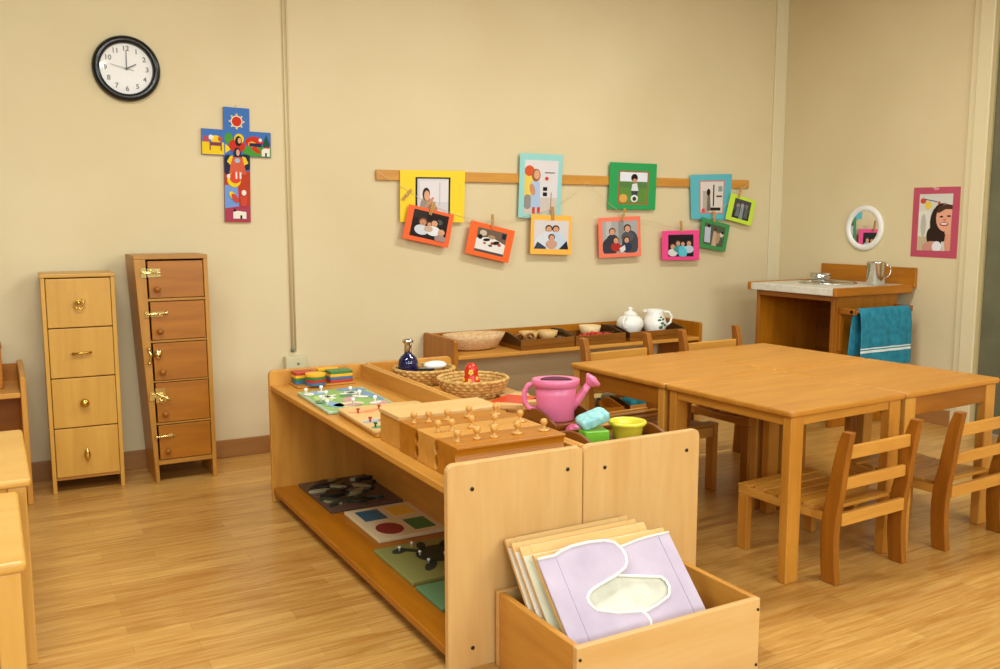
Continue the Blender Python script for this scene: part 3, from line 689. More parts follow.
# boat shaped basket
t = thing('boat_basket', 'pale oval woven basket on the long wall shelf, next to its left end', 'basket', (2.316, 4.40, ZS)); t.scale = (.92, 1, 1)
m = MB()
loft(m, [oval(.10, .05, 0, 40), oval(.15, .08, .012, 40), oval(.19, .10, .06, 40), oval(.205, .11, .088, 40), oval(.195, .10, .088, 40), oval(.18, .09, .06, 40), oval(.12, .06, .018, 40)])
m.build('bowl', noisy('pale_wicker', '#e0be90', '#c79c66', 45, .8, .5, stretch=(1,1,4), bscale=60), t)
def tray(label, x, y, sx, sy, h, z=ZS, m='brown', slope=0):
    t = thing('compartment_tray', label, 'tray', (x, y, z)); M = wood(m, 'x')
    BT = .022
    box('tray_base', (-sx, -sy, 0), (sx, sy, BT), M, t, .001)
    box('front_board', (-sx, -sy, BT+.0002), (sx, -sy+.008, h), M, t, .002)
    box('back_board', (-sx, sy-.008, BT+.0002), (sx, sy, h), M, t, .002)
    for s in (-1, 1):
        x0 = s*sx if s < 0 else s*sx-.008
        MB().prism([(-sy+.0085, BT+.0002), (sy-.0085, BT+.0002), (sy-.0085, h+.026), (sy*.2, h+.028), (-sy+.0085, h*.95)], 'x', x0, x0+.008).build('side_board', wood('dark' if slope else m, 'y'), t, .002)
    return t
def bowl(label, x, y, r, h, z, m, nm='wooden_bowl', cat='bowl'):
    o = MB().lathe([(0, 0), (r*.55, 0), (r*.85, h*.4), (r, h), (r*.94, h), (r*.78, h*.42), (r*.45, h*.12), (0, h*.1)], n=28).build(nm, m)
    o.location = (x, y, z); return tag(o, label, cat)
tray('brown tray of small bowls on the long wall shelf, beside the oval basket', 2.69, 4.345, .176, .125, .058, slope=1)
tray('brown tray with red beans and a bowl on the long wall shelf, in the middle', 3.05, 4.345, .176, .125, .058, slope=1)
tray('brown tray under the teapot and the jug on the long wall shelf', 3.475, 4.345, .217, .125, .056, slope=1)
LW = wood('light', 'z'); bz = ZS+.0225
bowl('round wooden bowl in the tray, nearest the oval basket', 2.65, 4.37, .055, .06, bz, LW)
bowl('round wooden bowl in the tray, right of another wooden bowl', 2.785, 4.38, .06, .056, bz, LW)
bowl('round wooden bowl behind the red beans', 3.095, 4.40, .066, .066, bz, mat('cream_bowl', '#e5c893', .5))
m = MB(); rnd = random.Random(5)
for i in range(90):
    x, y = rnd.uniform(-.095, .11), rnd.uniform(-.055, .03); z = .006+rnd.uniform(0, .018)*(1-abs(x)/.13)
    m.lathe([(0, -.007), (.007, -.003), (.008, 0), (.007, .003), (0, .007)], (x, y, z), 8)
# beans lie in a shallow heap
o = m.build('red_beans', mat('red_bean', '#c4221b', .35)); o.location = (3.055, 4.29, bz+.016); tag(o, 'heap of red beans in the middle tray on the long wall shelf', 'beans', kind='stuff')
MBase = MB().prism(rrect(-.1, -.04, .1, .02, .01), 'z', 0, .016)
o = MBase.build('red_cloth', mat('red_cloth', '#a81c18', .8), None, .003); o.location = (3.055, 4.29, bz); tag(o, 'folded red cloth under the heap of red beans', 'cloth')
# seed pods between basket and bowls
for i, (x, y, r, lab) in enumerate([(2.575, 4.35, .032, 'brown wooden ring-shaped piece beside the oval basket'), (2.60, 4.27, .026, 'brown wooden ring-shaped piece in front of the wooden bowls')]):
    m = MB(); m.tube([(r*math.cos(a), .004*math.sin(3*a), r+.008+r*math.sin(a)) for a in [2*PI*k/18 for k in range(18)]], .008, 8, closed=True)
    m.tube([(r*.7*math.cos(a), .016+.3*r*math.sin(a), r*.6+.008+r*.6*math.sin(a)) for a in [2*PI*k/18 for k in range(18)]], .007, 8, closed=True)
    o = m.build('wooden_ring', wood('brown', 'x')); o.location = (x, y, (ZS if i == 0 else bz)); tag(o, lab, 'ring')
for i, (x, lab) in enumerate([(2.86, 'small dark wooden scoop at the right end of the bowl tray'), (3.175, 'dark wooden scoop in the red bean tray, beside the bowl')]):
    m = MB(); loft(m, [oval(.028, .02, 0, 16), oval(.036, .026, .015, 16), oval(.038, .028, .03, 16), oval(.03, .02, .03, 16), oval(.02, .012, .012, 16)])
    m.tube([(.03, 0, .026), (.06, -.01, .04)], .005, 8); o = m.build('scoop', wood('dark', 'x')); o.location = (x-(.0 if i else .02), 4.33, bz); tag(o, lab, 'scoop')
# teapot and jug
tz = ZS+.0225
t = thing('teapot', 'white round ceramic teapot with lid on the long wall shelf', 'teapot', (3.362, 4.36, tz), .55); t.scale = (1.2, 1.2, 1.22)
MB().lathe([(0, 0), (.04, 0), (.043, .005), (.06, .025), (.068, .05), (.064, .074), (.048, .09), (.034, .096), (0, .096)], n=36).build('body', WHITEC, t)
MB().lathe([(.034, .0965), (.036, .102), (.026, .112), (.01, .118), (.009, .122), (.013, .13), (.008, .137), (0, .138)], n=26).build('lid', WHITEC, t)
MB().tube([(-.048, 0, .085), (-.08, 0, .088), (-.094, 0, .068), (-.086, 0, .045), (-.06, 0, .032)], .007, 10).build('handle', WHITEC, t)
MB().tube([(.05, 0, .035), (.075, 0, .052), (.084, 0, .078), (.092, 0, .09)], [.013, .010, .008, .007], 12).build('spout', WHITEC, t)
t = thing('milk_jug', 'white ceramic jug painted with green leaves and red berries, right of the teapot', 'jug', (3.54, 4.345, tz), -.45); t.scale = (1.17, 1.17, 1.2)
MB().lathe([(0, 0), (.042, 0), (.045, .004), (.06, .03), (.062, .055), (.05, .085), (.042, .102), (.047, .12), (.044, .121), (.038, .102), (.03, .1), (0, .1)], n=36).build('body', WHITEC, t)
MB().tube([(.043, 0, .108), (.072, 0, .108), (.09, 0, .085), (.084, 0, .055), (.058, 0, .035)], .0065, 10).build('handle', WHITEC, t)
MB().prism([(-.044, -.012), (-.062, 0), (-.044, .012)], 'z', .108, .121).build('lip', WHITEC, t, .002)
m = MB()
for a, z, s, mi in [(-1.35,.07,.014,0),(-1.1,.055,.014,0),(-1.25,.035,.015,0),(-.9,.075,.012,0),(-.8,.045,.013,0),(-1.15,.085,.01,0),(-1.2,.062,.007,1),(-1.0,.07,.007,1),(-.95,.052,.007,1),(-1.1,.043,.006,1)]:
    R = .061 if z < .06 else .0555
    if z > .08: R = .052
    m.lathe([(0, 0), (s*.8, .0), (s*.6, .002), (0, .003)], n=10, sx=.6, M=TR((R*math.cos(a), R*math.sin(a), z), (0, PI/2, a)))
m.build('painted_sprig', [mat('leaf_green', '#3d6b34', .4), mat('berry_red', '#8f3a2a', .4)], t)
# lower level of the wall shelf
ZL = .0555
t = tray('wooden tray with a cream block on the bottom level of the long wall shelf', 3.10, 4.33, .125, .11, .05, ZL, 'amber')
t = tray('wooden tray holding a folded teal cloth on the bottom level of the long wall shelf', 3.42, 4.33, .15, .11, .05, ZL, 'honey', 1)
o = MB().prism(rrect(-.10, -.06, .10, .06, .02), 'z', 0, .045).build('teal_cloth', noisy('teal_fabric', '#2f8f96', '#226f78', 30, .85, .3), None, .014, 4); o.location = (3.42, 4.33, ZL+.0225); tag(o, 'folded teal cloth in a tray on the bottom level of the long wall shelf', 'cloth')
o = MB().prism([(-.03, -.02), (.03, -.02), (.04, .02), (-.035, .02)], 'y', -.02, .02).build('cream_block', mat('cream_paint', '#e6cf86', .5), None, .004); o.location = (3.075, 4.31, ZL+.1215); tag(o, 'small cream carved block standing in the left lower tray', 'block')
o = MB().lathe([(0, 0), (.03, 0), (.034, .02), (.02, .05), (.018, .098), (0, .0985)], n=20).build('dark_pot', wood('dark', 'z')); o.location = (3.075, 4.31, ZL+.0225); tag(o, 'small dark wooden pot under the cream block in the left lower tray', 'pot')
o = MB().lathe([(0, 0), (.03, 0), (.045, .03), (.05, .06), (.045, .06), (.03, .02), (0, .01)], n=24).build('glass_dish', mat('grey_green_glass', '#8fae9a', .15)); o.location = (3.20+.09-.0, 4.475, ZL); tag(o, 'small grey green bowl behind the lower trays of the long wall shelf', 'bowl')

# ---------------------------------------------------------------- toy sink unit
t = thing('toy_sink', 'wooden toy sink unit with white counter against the right wall', 'play sink', (4.155, 3.505, 0))
KX, KY = .665, .69
box('side_panel', (.061, .045, 0), (KX-.08, .064, .7685), wood('amber', 'z'), t, .003)
box('side_panel', (.061, KY-.064, 0), (KX-.08, KY-.045, .7685), wood('amber', 'z'), t, .003)
box('back_panel', (KX-.105, .0645, .04), (KX-.09, KY-.0645, .7685), wood('brown', 'y'), t, .002)
box('front_rail', (.038, .069, .735), (.056, KY-.069, .7685), wood('edge', 'y'), t, .003)
box('inner_shelf', (.061, .0645, .2), (KX-.106, KY-.0645, .218), wood('amber', 'y'), t, .003)
box('corner_post', (.036, .044, 0), (.0605, .0685, .7685), wood('edge', 'z'), t, .003)
box('corner_post', (.036, KY-.0685, 0), (.0605, KY-.044, .7685), wood('edge', 'z'), t, .003)
bpy.context.view_layer.update()
CNT = noisy('white_laminate', '#dedac9', '#d2cdb9', 30, .35)
box('counter', (0, .0285, .769), (KX-.001, KY-.0285, .812), CNT, t, .004)
box('counter_edge', (-.004, 0, .766), (KX-.001, .028, .816), wood('amber', 'x'), t, .006, 3)
box('counter_edge', (-.004, KY-.028, .766), (KX-.001, KY, .816), wood('amber', 'x'), t, .006, 3)
MB().prism([(-.008, .795), (KY+.008, .795), (KY+.008, .915), (-.008, .915)], 'x', KX, KX+.02).build('backboard', wood('amber', 'y'), t, .004, 3)
for x in (.07, .555):
    box('towel_bracket', (x, -.065, .665), (x+.03, .0445, .70), wood('edge', 'y'), t, .004)
box('towel_post', (.07, .026, .45), (.10, .0445, .664), wood('edge', 'z'), t, .003)
MB().tube([(.07, -.05, .683), (.585, -.05, .683)], .010, 12).build('towel_bar', wood('edge', 'x'), t)
# basin let into the counter
MB().lathe([(.150, .003), (.162, .010), (.171, .004), (.168, .0), (.150, 0)], (.36, .375, .8125), 44, ring=True).lathe([(0, .0005), (.10, .0005), (.15, .003), (.156, .0035), (.15, .0022), (.1, 0), (0, 0)], (.36, .375, .8125), 44).build('basin', STEEL, t)
o = MB().lathe([(0, 0), (.035, 0), (.055, .02), (.06, .04), (.063, .04), (.058, .018), (.036, .003), (0, .003)], n=32).build('metal_bowl', STEEL); o.scale = (1.1, 1.1, 1.15); o.location = (4.65, 4.06, .8135); tag(o, 'small metal bowl standing on the toy sink counter by the backboard', 'bowl')
o = MB().lathe([(0, 0), (.012, 0), (.014, .008), (.008, .016), (0, .018)], n=16).build('drain_plug', mat('cork_brown', '#9a6a4c', .5)); o.location = (4.65, 4.06, .8180); tag(o, 'small round stopper inside the metal bowl on the toy sink', 'stopper')
t = thing('metal_mug', 'shiny stainless steel mug with handle on the toy sink counter', 'mug', (4.625, 3.62, .8125), -.5)
MB().lathe([(0, 0), (.048, 0), (.051, .003), (.053, .13), (.057, .136), (.054, .139), (.05, .134), (.048, .006), (0, .005)], n=40).build('body', STEEL, t)
MB().tube([(.052, 0, .115), (.078, 0, .118), (.088, 0, .095), (.082, 0, .06), (.052, 0, .04)], .006, 10, flat=.6).build('handle', STEEL, t)
# towel
TEAL = noisy('teal_towel', '#288aa0', '#1f7288', 26, .9, .12, bscale=90); STR = mat('towel_stripe', '#dfe6df', .85)
def towel():
    x0, x1 = 4.275, 4.715; yb = 3.455; zt = .694; n = 40
    vs = []; fs = []; rows = []
    def prof(side, k):   # side -1 front, 1 back
        return k
    path = [(-.030, -.33-.0), (-.028, -.22), (-.025, -.10), (-.020, -.03), (-.013, -.004), (0, .006), (.012, -.003), (.017, -.02), (.021, -.10), (.024, -.19), (.026, -.27)]
    fine = []
    for i in range(len(path)-1):
        for k in range(16):
            u = k/16; fine.append((path[i][0]*(1-u)+path[i+1][0]*u, path[i][1]*(1-u)+path[i+1][1]*u))
    fine.append(path[-1]); mats_ = []
    m = MB()
    for i, (dy, dz) in enumerate(fine):
        row = []
        for k in range(n+1):
            u = k/n; x = x0+(x1-x0)*u+(.02*(-dz/.3) if dy > .01 else 0)*(-1); wv = .006*math.sin(u*9+1)*min(1, -dz/.1 if dz < 0 else 0)
            row.append((x-(.018 if dy > .01 else 0)*min(1, max(0, -dz)/.05), yb+dy+(-abs(wv) if dy < 0 else 0), zt+dz))
        rows.append(row)
    vs = [p for r in rows for p in r]; W2 = n+1
    for i in range(len(rows)-1):
        zc = (rows[i][0][2]+rows[i+1][0][2])/2-zt; fr = fine[i][0] < 0
        for k in range(n):
            st_ = 1 if fr and (-.226 < zc < -.217 or -.245 < zc < -.236) else 0
            m.add([vs[i*W2+k], vs[i*W2+k+1], vs[(i+1)*W2+k+1], vs[(i+1)*W2+k]], [(0, 1, 2, 3)], st_, True)
    o = m.build('towel', [TEAL, STR])
    bm = bmesh.new(); bm.from_mesh(o.data); bmesh.ops.remove_doubles(bm, verts=bm.verts, dist=1e-5); bmesh.ops.recalc_face_normals(bm, faces=bm.faces); bm.to_mesh(o.data); bm.free()
    
    q = o.modifiers.new('Solid', 'SOLIDIFY'); q.thickness = .003; q.offset = 0
    tag(o, 'teal towel with two white stripes hanging on the side of the toy sink', 'towel')
towel()

# ---------------------------------------------------------------- wall: clock
t = thing('wall_clock', 'round black-rimmed wall clock with white face showing two o\'clock', 'clock', (.611, YW-.001, 1.891))
t.rotation_euler = (0, 0, 0)
A = TR((0, 0, 0), (PI/2, 0, 0))
MB().lathe([(.113, .012), (.116, .030), (.124, .037), (.136, .036), (.146, .026), (.1485, .012), (.147, 0), (.11, 0)], n=64, M=A, ring=True).build('rim', BLACKP, t)
MB().lathe([(0, .004), (.115, .004), (.115, .012), (0, .012)], n=64, M=A, smooth=False).build('face', mat('clock_face', '#f1ede6', .5), t)
NUM = mat('numeral_grey', '#77716a', .6)
def text(s, size, loc, m, parent, name, rot=(PI/2, 0, 0), ext=.0006):
    cu = bpy.data.curves.new(name, 'FONT'); cu.body = s; cu.size = size; cu.align_x = 'CENTER'; cu.align_y = 'CENTER'; cu.extrude = ext; cu.offset = .0006
    o = bpy.data.objects.new('tmp', cu); COL.objects.link(o)
    bpy.context.view_layer.update()
    me = bpy.data.meshes.new_from_object(o.evaluated_get(bpy.context.evaluated_depsgraph_get())); bpy.data.objects.remove(o)
    me.materials.clear(); me.materials.append(m)
    q = bpy.data.objects.new(name, me); COL.objects.link(q); q.parent = parent; q.location = loc; q.rotation_euler = rot
    return q
for h in range(1, 13):
    a = PI/2-h*PI/6; text(str(h), .031, (.090*math.cos(a), -.0129, .090*math.sin(a)), NUM, t, 'numeral')
def hand(ang, L, w, y, m, tail=.02, nm='hand'):
    c, s = math.sin(ang), math.cos(ang); n = (s, -c)
    P = [(-c*tail-n[0]*w, -s*tail-n[1]*w), (c*L-n[0]*w*.6, s*L-n[1]*w*.6), (c*L+n[0]*w*.6, s*L+n[1]*w*.6), (-c*tail+n[0]*w, -s*tail+n[1]*w)]
    MB().prism(P, 'y', y, y-.0012).build(nm, m, t)
HM = mat('clock_hand', '#5f5d58', .4)
hand(math.radians(1), .082, .0028, -.0150, HM, .006, 'minute_hand'); hand(math.radians(62), .048, .0034, -.0175, HM, .006, 'hour_hand'); hand(math.radians(283), .072, .0011, -.0200, HM, .032, 'second_hand')
MB().lathe([(0, 0), (.005, 0), (.005, .0095), (0, .0095)], n=16, M=TR((0, -.0125, 0), (PI/2, 0, 0))).build('hub', HM, t)
MB().lathe([(0, .0265), (.1165, .0265), (.1165, .0272), (0, .0272)], n=64, M=A, smooth=False).build('glass', thin_glass(), t)

# ---------------------------------------------------------------- flat painted pictures on walls
PIC = {}
def pcol(h):
    if h not in PIC: PIC[h] = mat('print_'+h.lstrip('#'), h, .6, spec=.2)
    return PIC[h]
def picture(name, parent, fmap, shapes, d0=0, step=.00025):
    """shapes in (u,v) with v down; fmap(u,v,d)->xyz, d = height above the print's back"""
    mats = []; m = MB()
    for i, sh in enumerate(shapes):
        k, a, c = sh
        if k == 'e':
            u, v, ru, rv = a[:4]; r = a[4] if len(a) > 4 else 0
            ring = [(u+ru*math.cos(q)*math.cos(r)-rv*math.sin(q)*math.sin(r), v+ru*math.cos(q)*math.sin(r)+rv*math.sin(q)*math.cos(r)) for q in [2*PI*j/18 for j in range(18)]]
        elif k == 'r': ring = [(a[0], a[1]), (a[2], a[1]), (a[2], a[3]), (a[0], a[3])]
        else: ring = a
        ring = [(min(1, max(0, u)), min(1, max(0, v))) for u, v in ring]
        mm = pcol(c)
        if mm not in mats: mats.append(mm)
        d = d0+step*(i+1); n = len(ring)
        vs = [fmap(u, v, d) for u, v in ring]+[fmap(u, v, d0) for u, v in ring]
        m.add(vs, [list(range(n))]+[(j, (j+1) % n, n+(j+1) % n, n+j) for j in range(n)], mats.index(mm))
    return m.build(name, mats, parent)
def quad_map(q, y, ins=(0, 0, 1, 1)):
    """q: TL TR BR BL as (x,z) on the back wall at depth y, thickness grows towards the room"""
    def f_(u, v, d):
        u = ins[0]+(ins[2]-ins[0])*u; v = ins[1]+(ins[3]-ins[1])*v
        x = (q[0][0]*(1-u)+q[1][0]*u)*(1-v)+(q[3][0]*(1-u)+q[2][0]*u)*v
        z = (q[0][1]*(1-u)+q[1][1]*u)*(1-v)+(q[3][1]*(1-u)+q[2][1]*u)*v
        return (x, y-d, z)
    return f_
def card(label, q, y, col, ins, shapes, name='photo_card', border=None):
    g = y/YW; q = [(x*g, 1.2+(z-1.2)*g) for x, z in q]
    cx = sum(p[0] for p in q)/4; cz = sum(p[1] for p in q)/4
    t = thing(name, label, 'photograph', (cx, y, cz), 0, 'photographs on the back wall')
    q = [(x-cx, z-cz) for x, z in q]
    MB().prism(q, 'y', 0, -.0018).build('mount', mat('card_'+col.lstrip('#'), col, .6), t, .0004, 1)
    sh = list(shapes)
    if border: picture('print_border', t, quad_map(q, -.0018, (ins[0]-.03, ins[1]-.03, ins[2]+.03, ins[3]+.03)), [('r', (0, 0, 1, 1), border)])
    picture('print', t, quad_map(q, -.0018 if not border else -.0022, ins), sh)
    return t
SK = '#d9a07c'; SK2 = '#c78c66'; HR = '#3a2418'; HR2 = '#1f1512'
def person(u, v, s, hair, shirt, skin=SK, w=1.0):
    """small printed figure: shoulders, hair, face, eyes and mouth"""
    return [('e', (u, v+1.9*s, 1.35*s*w, 1.25*s), shirt), ('e', (u, v-.15*s, .78*s*w, .95*s), hair), ('e', (u, v+.05*s, .58*s*w, .75*s), skin),
            ('e', (u-.2*s*w, v-.05*s, .07*s*w, .07*s), HR2), ('e', (u+.2*s*w, v-.05*s, .07*s*w, .07*s), HR2), ('e', (u, v+.36*s, .2*s*w, .07*s), '#a04a3c')]
Y1 = 4.578; Y2 = 4.556
card('photograph of a child on a large yellow card at the strip\'s left end', [(1.974,1.468),(2.370,1.473),(2.362,1.185),(1.970,1.188)], Y1, '#f0cd1c', (.26, .16, .74, .90),
     [('r', (0,0,1,1), '#cfc9c8'), ('r', (.08,.05,1,.6), '#dcd6d6'), ('e', (.28,.75,.2,.3), '#9a8f80'), ('e', (.28,.4,.12,.17), HR), ('e', (.3,.44,.09,.13), SK), ('e', (.5,.82,.14,.16), '#c98b5c'), ('r', (.7,.1,.73,.7), '#bcb4b6'), ('e', (.38,.62,.05,.2,.8), SK2)], border='#25211c')
card('photograph of a family on a red-orange card, overlapping the yellow card', [(2.025,1.286),(2.299,1.227),(2.260,1.043),(1.981,1.101)], Y2, '#ee6022', (.13, .09, .90, .87),
     [('r', (0,0,1,1), '#241a17'), ('r', (.0,.0,.4,.3), '#332822'), ('e', (.75,.3,.1,.1), '#4a5348')]+person(.3,.42,.15,'#7c4a34','#cfd3d8',SK2)+person(.62,.38,.15,HR,'#dfe0e0')+person(.48,.45,.09,'#6b4630','#c9a88c')+person(.85,.68,.12,'#caa070','#a3857a'))
card('photograph of a table gathering on an orange card hanging by itself', [(2.407,1.199),(2.697,1.135),(2.650,.949),(2.367,1.013)], Y2, '#f2631a', (.18, .14, .84, .86),
     [('r', (0,0,1,1), '#6e5a48'), ('p', [(0,.45),(.5,.3),(1,.5),(1,.95),(.5,.92),(0,.9)], '#e4ded4'), ('r', (0,.9,1,1), '#4d4b49'), ('r', (.84,.05,.98,.28), '#1c1f33'), ('e', (.2,.2,.12,.12), '#c8b59b'), ('e', (.12,.38,.08,.1), HR2), ('e', (.35,.45,.06,.12,1.2), HR2), ('e', (.5,.3,.12,.08), '#a98a6a'), ('e', (.55,.55,.05,.06), '#a8362c'), ('e', (.3,.6,.05,.04), '#b5523c'), ('e', (.68,.5,.07,.12,1.1), HR2), ('e', (.8,.55,.06,.06), '#c4473a'), ('e', (.5,.66,.07,.04), '#5d4436')])
card('tall photograph of a girl at a blackboard on a pale turquoise card', [(2.729,1.585),(3.027,1.584),(3.010,1.211),(2.717,1.211)], Y1, '#93cdc6', (.12, .10, .90, .93),
     [('r', (0,0,1,1), '#d8d2cf'), ('r', (0,.2,.3,.7), '#e2c65a'), ('e', (.14,.2,.15,.1), '#d2562a'), ('r', (0,.7,1,1), '#c9bdb0'), ('e', (.1,.78,.14,.14), '#8f8a80'), ('e', (.34,.28,.13,.12), '#9b5f38'), ('e', (.36,.27,.085,.085), SK), ('p', [(.2,.4),(.45,.4),(.5,.9),(.2,.9)], '#a9bdd6'), ('e', (.24,.55,.07,.12,-.5), SK2), ('r', (.25,.88,.33,1), '#c23b32'), ('r', (.4,.88,.48,1), '#c23b32'), ('r', (.56,.5,.68,.57), '#1d1b1c'), ('r', (.56,.6,.68,.67), '#1d1b1c'), ('e', (.66,.34,.05,.035), '#c9342b'), ('r', (.6,.22,.9,.235), '#5a5552'), ('r', (.8,.6,.82,1), '#b98f62')])
card('photograph of three people on an amber card below the turquoise card', [(2.806,1.234),(3.096,1.223),(3.092,.988),(2.800,.999)], Y2, '#f6b545', (.08, .14, .92, .86),
     [('r', (0,0,1,1), '#d5cdc8'), ('e', (.3,.8,.28,.3), '#d3d6dc'), ('e', (.68,.75,.24,.35), '#c3cfdc'), ('p', [(0,1),(.1,.75),(.35,.95),(.35,1)], '#39414f'), ('p', [(.72,1),(.95,.7),(1,1)], '#23242c')]+person(.42,.3,.13,HR,'#d3d6dc')+person(.62,.3,.13,HR,'#c3cfdc')+person(.5,.6,.12,'#4a3023','#c99a80'))
card('photograph of a child on a bicycle on a large green card', [(3.373,1.553),(3.741,1.552),(3.733,1.262),(3.363,1.266)], Y1, '#1f9a4e', (.22, .20, .80, .86),
     [('r', (0,0,1,1), '#5f8a3a'), ('r', (0,0,1,.3), '#dfe1e6'), ('r', (0,.3,1,.5), '#567d42'), ('e', (.14,.85,.15,.14), '#d6a24c'), ('p', [(.45,.38),(.62,.35),(.68,.6),(.42,.62)], '#d9dbe0'), ('e', (.52,.18,.12,.13), HR2), ('e', (.53,.27,.08,.07), SK2), ('p', [(.42,.6),(.68,.6),(.62,.8),(.46,.8)], '#3d4046'), ('e', (.54,.85,.13,.12), '#e2dfdc'), ('e', (.54,.86,.07,.07), '#3b3630')], border='#a2603a')
card('photograph of a family of four on a coral card below the green card', [(3.289,1.211),(3.613,1.224),(3.628,.971),(3.300,.965)], Y2, '#f5795a', (.09, .10, .93, .90),
     [('r', (0,0,1,1), '#a7a5a0'), ('r', (.1,0,.25,1), '#bbb8b2'), ('r', (.45,0,.6,.7), '#8c8a86'), ('e', (.2,.8,.22,.3), '#3a3a40'), ('e', (.78,.7,.24,.4), '#47474d')]+person(.27,.33,.12,'#6d4128','#3a3a40')+person(.7,.25,.13,'#4a2f20','#55555a')+person(.36,.6,.11,'#5b3a28','#b12f2c')+person(.66,.6,.11,'#4a3023','#2e3550')+[('p', [(.45,.85),(.6,.75),(.62,.9),(.5,1)], '#dedad2')])
card('photograph on a blue turquoise card towards the right end of the strip', [(4.016,1.490),(4.382,1.505),(4.368,1.199),(4.034,1.205)], Y1, '#57b3bf', (.24, .16, .80, .84),
     [('r', (0,0,1,1), '#d9cfc6'), ('r', (.1,.3,.4,1), '#b3a899'), ('e', (.35,.35,.08,.12), HR2), ('p', [(.3,.45),(.42,.45),(.46,.95),(.28,.95)], '#746a5c'), ('r', (.55,.1,.6,.8), '#1f1c1c'), ('r', (.45,.84,.9,.94), '#221f1f'), ('r', (.78,.15,.95,.32), '#8f9a90'), ('r', (.7,.45,.95,.5), '#3a3836'), ('e', (.12,.95,.08,.08), '#d2505a')], border='#c0837c')
card('photograph of four children on a hot pink card', [(3.794,1.129),(4.106,1.133),(4.113,.935),(3.799,.942)], Y2, '#ee4489', (.16, .14, .84, .88),
     [('r', (0,0,1,1), '#1e1a1c')]+person(.18,.55,.14,'#6a4632','#d8d4cf')+person(.38,.4,.13,'#6b4630','#4f8f8c')+person(.56,.42,.12,HR,'#5cc0cf')+person(.8,.4,.14,'#4f3424','#b9c9d2')+[('e', (.55,.82,.17,.25), '#5cc0cf')])
card('small dark photograph on a lime card at the right end of the strip', [(4.378,1.379),(4.610,1.328),(4.571,1.158),(4.332,1.206)], Y2, '#c6e23a', (.2, .12, .84, .86),
     [('r', (0,0,1,1), '#4a4846'), ('r', (.0,.6,1,1), '#2e3030'), ('e', (.25,.35,.1,.12), '#8d8b88'), ('p', [(.2,.4),(.35,.4),(.4,.9),(.15,.9)], '#6c7474'), ('e', (.5,.3,.1,.12), '#a09d9a'), ('p', [(.42,.4),(.6,.4),(.62,1),(.4,1)], '#8a908e'), ('e', (.75,.3,.09,.12), '#77736f'), ('p', [(.7,.4),(.85,.4),(.9,.9),(.66,.9)], '#5a605e')])
card('small photograph on a dark green card below the blue turquoise card', [(4.128,1.219),(4.378,1.165),(4.341,.984),(4.110,1.021)], Y2+.008, '#3a8c48', (.12, .14, .86, .86),
     [('r', (0,0,1,1), '#4d5a42'), ('p', [(.02,.2),(.3,.15),(.34,.9),(.05,.9)], '#b9bccb'), ('e', (.2,.12,.07,.08), HR2), ('p', [(.45,.3),(.6,.3),(.66,1),(.42,1)], '#c4a283'), ('e', (.53,.22,.07,.09), '#5b3f2e'), ('e', (.7,.6,.1,.28), '#a9906c'), ('e', (.86,.4,.09,.12), '#d8c8ae'), ('e', (.88,.3,.06,.07), HR2)])
# wooden strip, string and pegs
o = MB().box((1.83, YW-.019, 1.411), (4.522, YW-.0005, 1.466)).build('wooden_strip', wood('honey', 'x'), None, .003); tag(o, 'long thin wooden strip fixed on the back wall behind the photographs', 'wooden strip')
pts = [(1.817,1.462),(2.005,1.36),(2.137,1.285),(2.32,1.222),(2.518,1.195),(2.711,1.216),(2.924,1.262),(3.181,1.425),(3.31,1.33),(3.447,1.24),(3.668,1.193),(3.906,1.15),(4.05,1.17),(4.211,1.225),(4.409,1.385),(4.50,1.44)]
sp_ = []
for i in range(len(pts)-1):
    for k in range(4): u = k/4; sp_.append((pts[i][0]*(1-u)+pts[i+1][0]*u, 4.572, pts[i][1]*(1-u)+pts[i+1][1]*u-.004*math.sin(PI*u)))
sp_.append((pts[-1][0], 4.572, pts[-1][1]))
o = MB().tube(sp_, .0013, 6).build('string', mat('thin_string', '#dccb9d', .8)); tag(o, 'thin pale string running between the clothes pegs across the back wall', 'string')
PW = mat('peg_wood', '#c79a4e', .5)
def peg_mesh(t):
    for s in (-1, 1):
        MB().prism([(-.0055, -.034), (.0055, -.034), (.0055, .036), (-.0055, .036)], 'x', s*.0015, s*.0015+s*.0042).build('prong', PW, t, .001, 1)
    MB().tube([(-.007, 0, 0), (.007, 0, 0)], .0042, 10).build('spring', STEEL, t)
pegs = [(1.999,1.335,-.75,'wooden clothes peg clipped on the left part of the yellow card', Y1-.010),
        (2.137,1.262,-.35,'wooden clothes peg holding the red-orange family card', Y2-.010),
        (2.515,1.192,0,'wooden clothes peg holding the lone orange card', Y2-.010),
        (2.922,1.238,.05,'wooden clothes peg holding the amber card', Y2-.010),
        (3.440,1.232,-.25,'wooden clothes peg holding the coral card', Y2-.010),
        (3.906,1.155,.15,'wooden clothes peg holding the hot pink card', Y2-.010),
        (4.186,1.222,.1,'wooden clothes peg holding the dark green card', Y2-.004),
        (4.405,1.383,-.3,'wooden clothes peg holding the lime card', Y2-.010)]
p0 = None
for x, z, r, lab, y in pegs:
    if p0 is None:
        p0 = thing('clothes_peg', lab, 'clothes peg', group='clothes pegs on the string'); peg_mesh(p0); o = p0
    else: o = copy_tree(p0); o['label'] = lab
    o.location = (x, y, z); o.rotation_euler = (0, -r, 0); o.scale = (1.35, .75, 1.1)

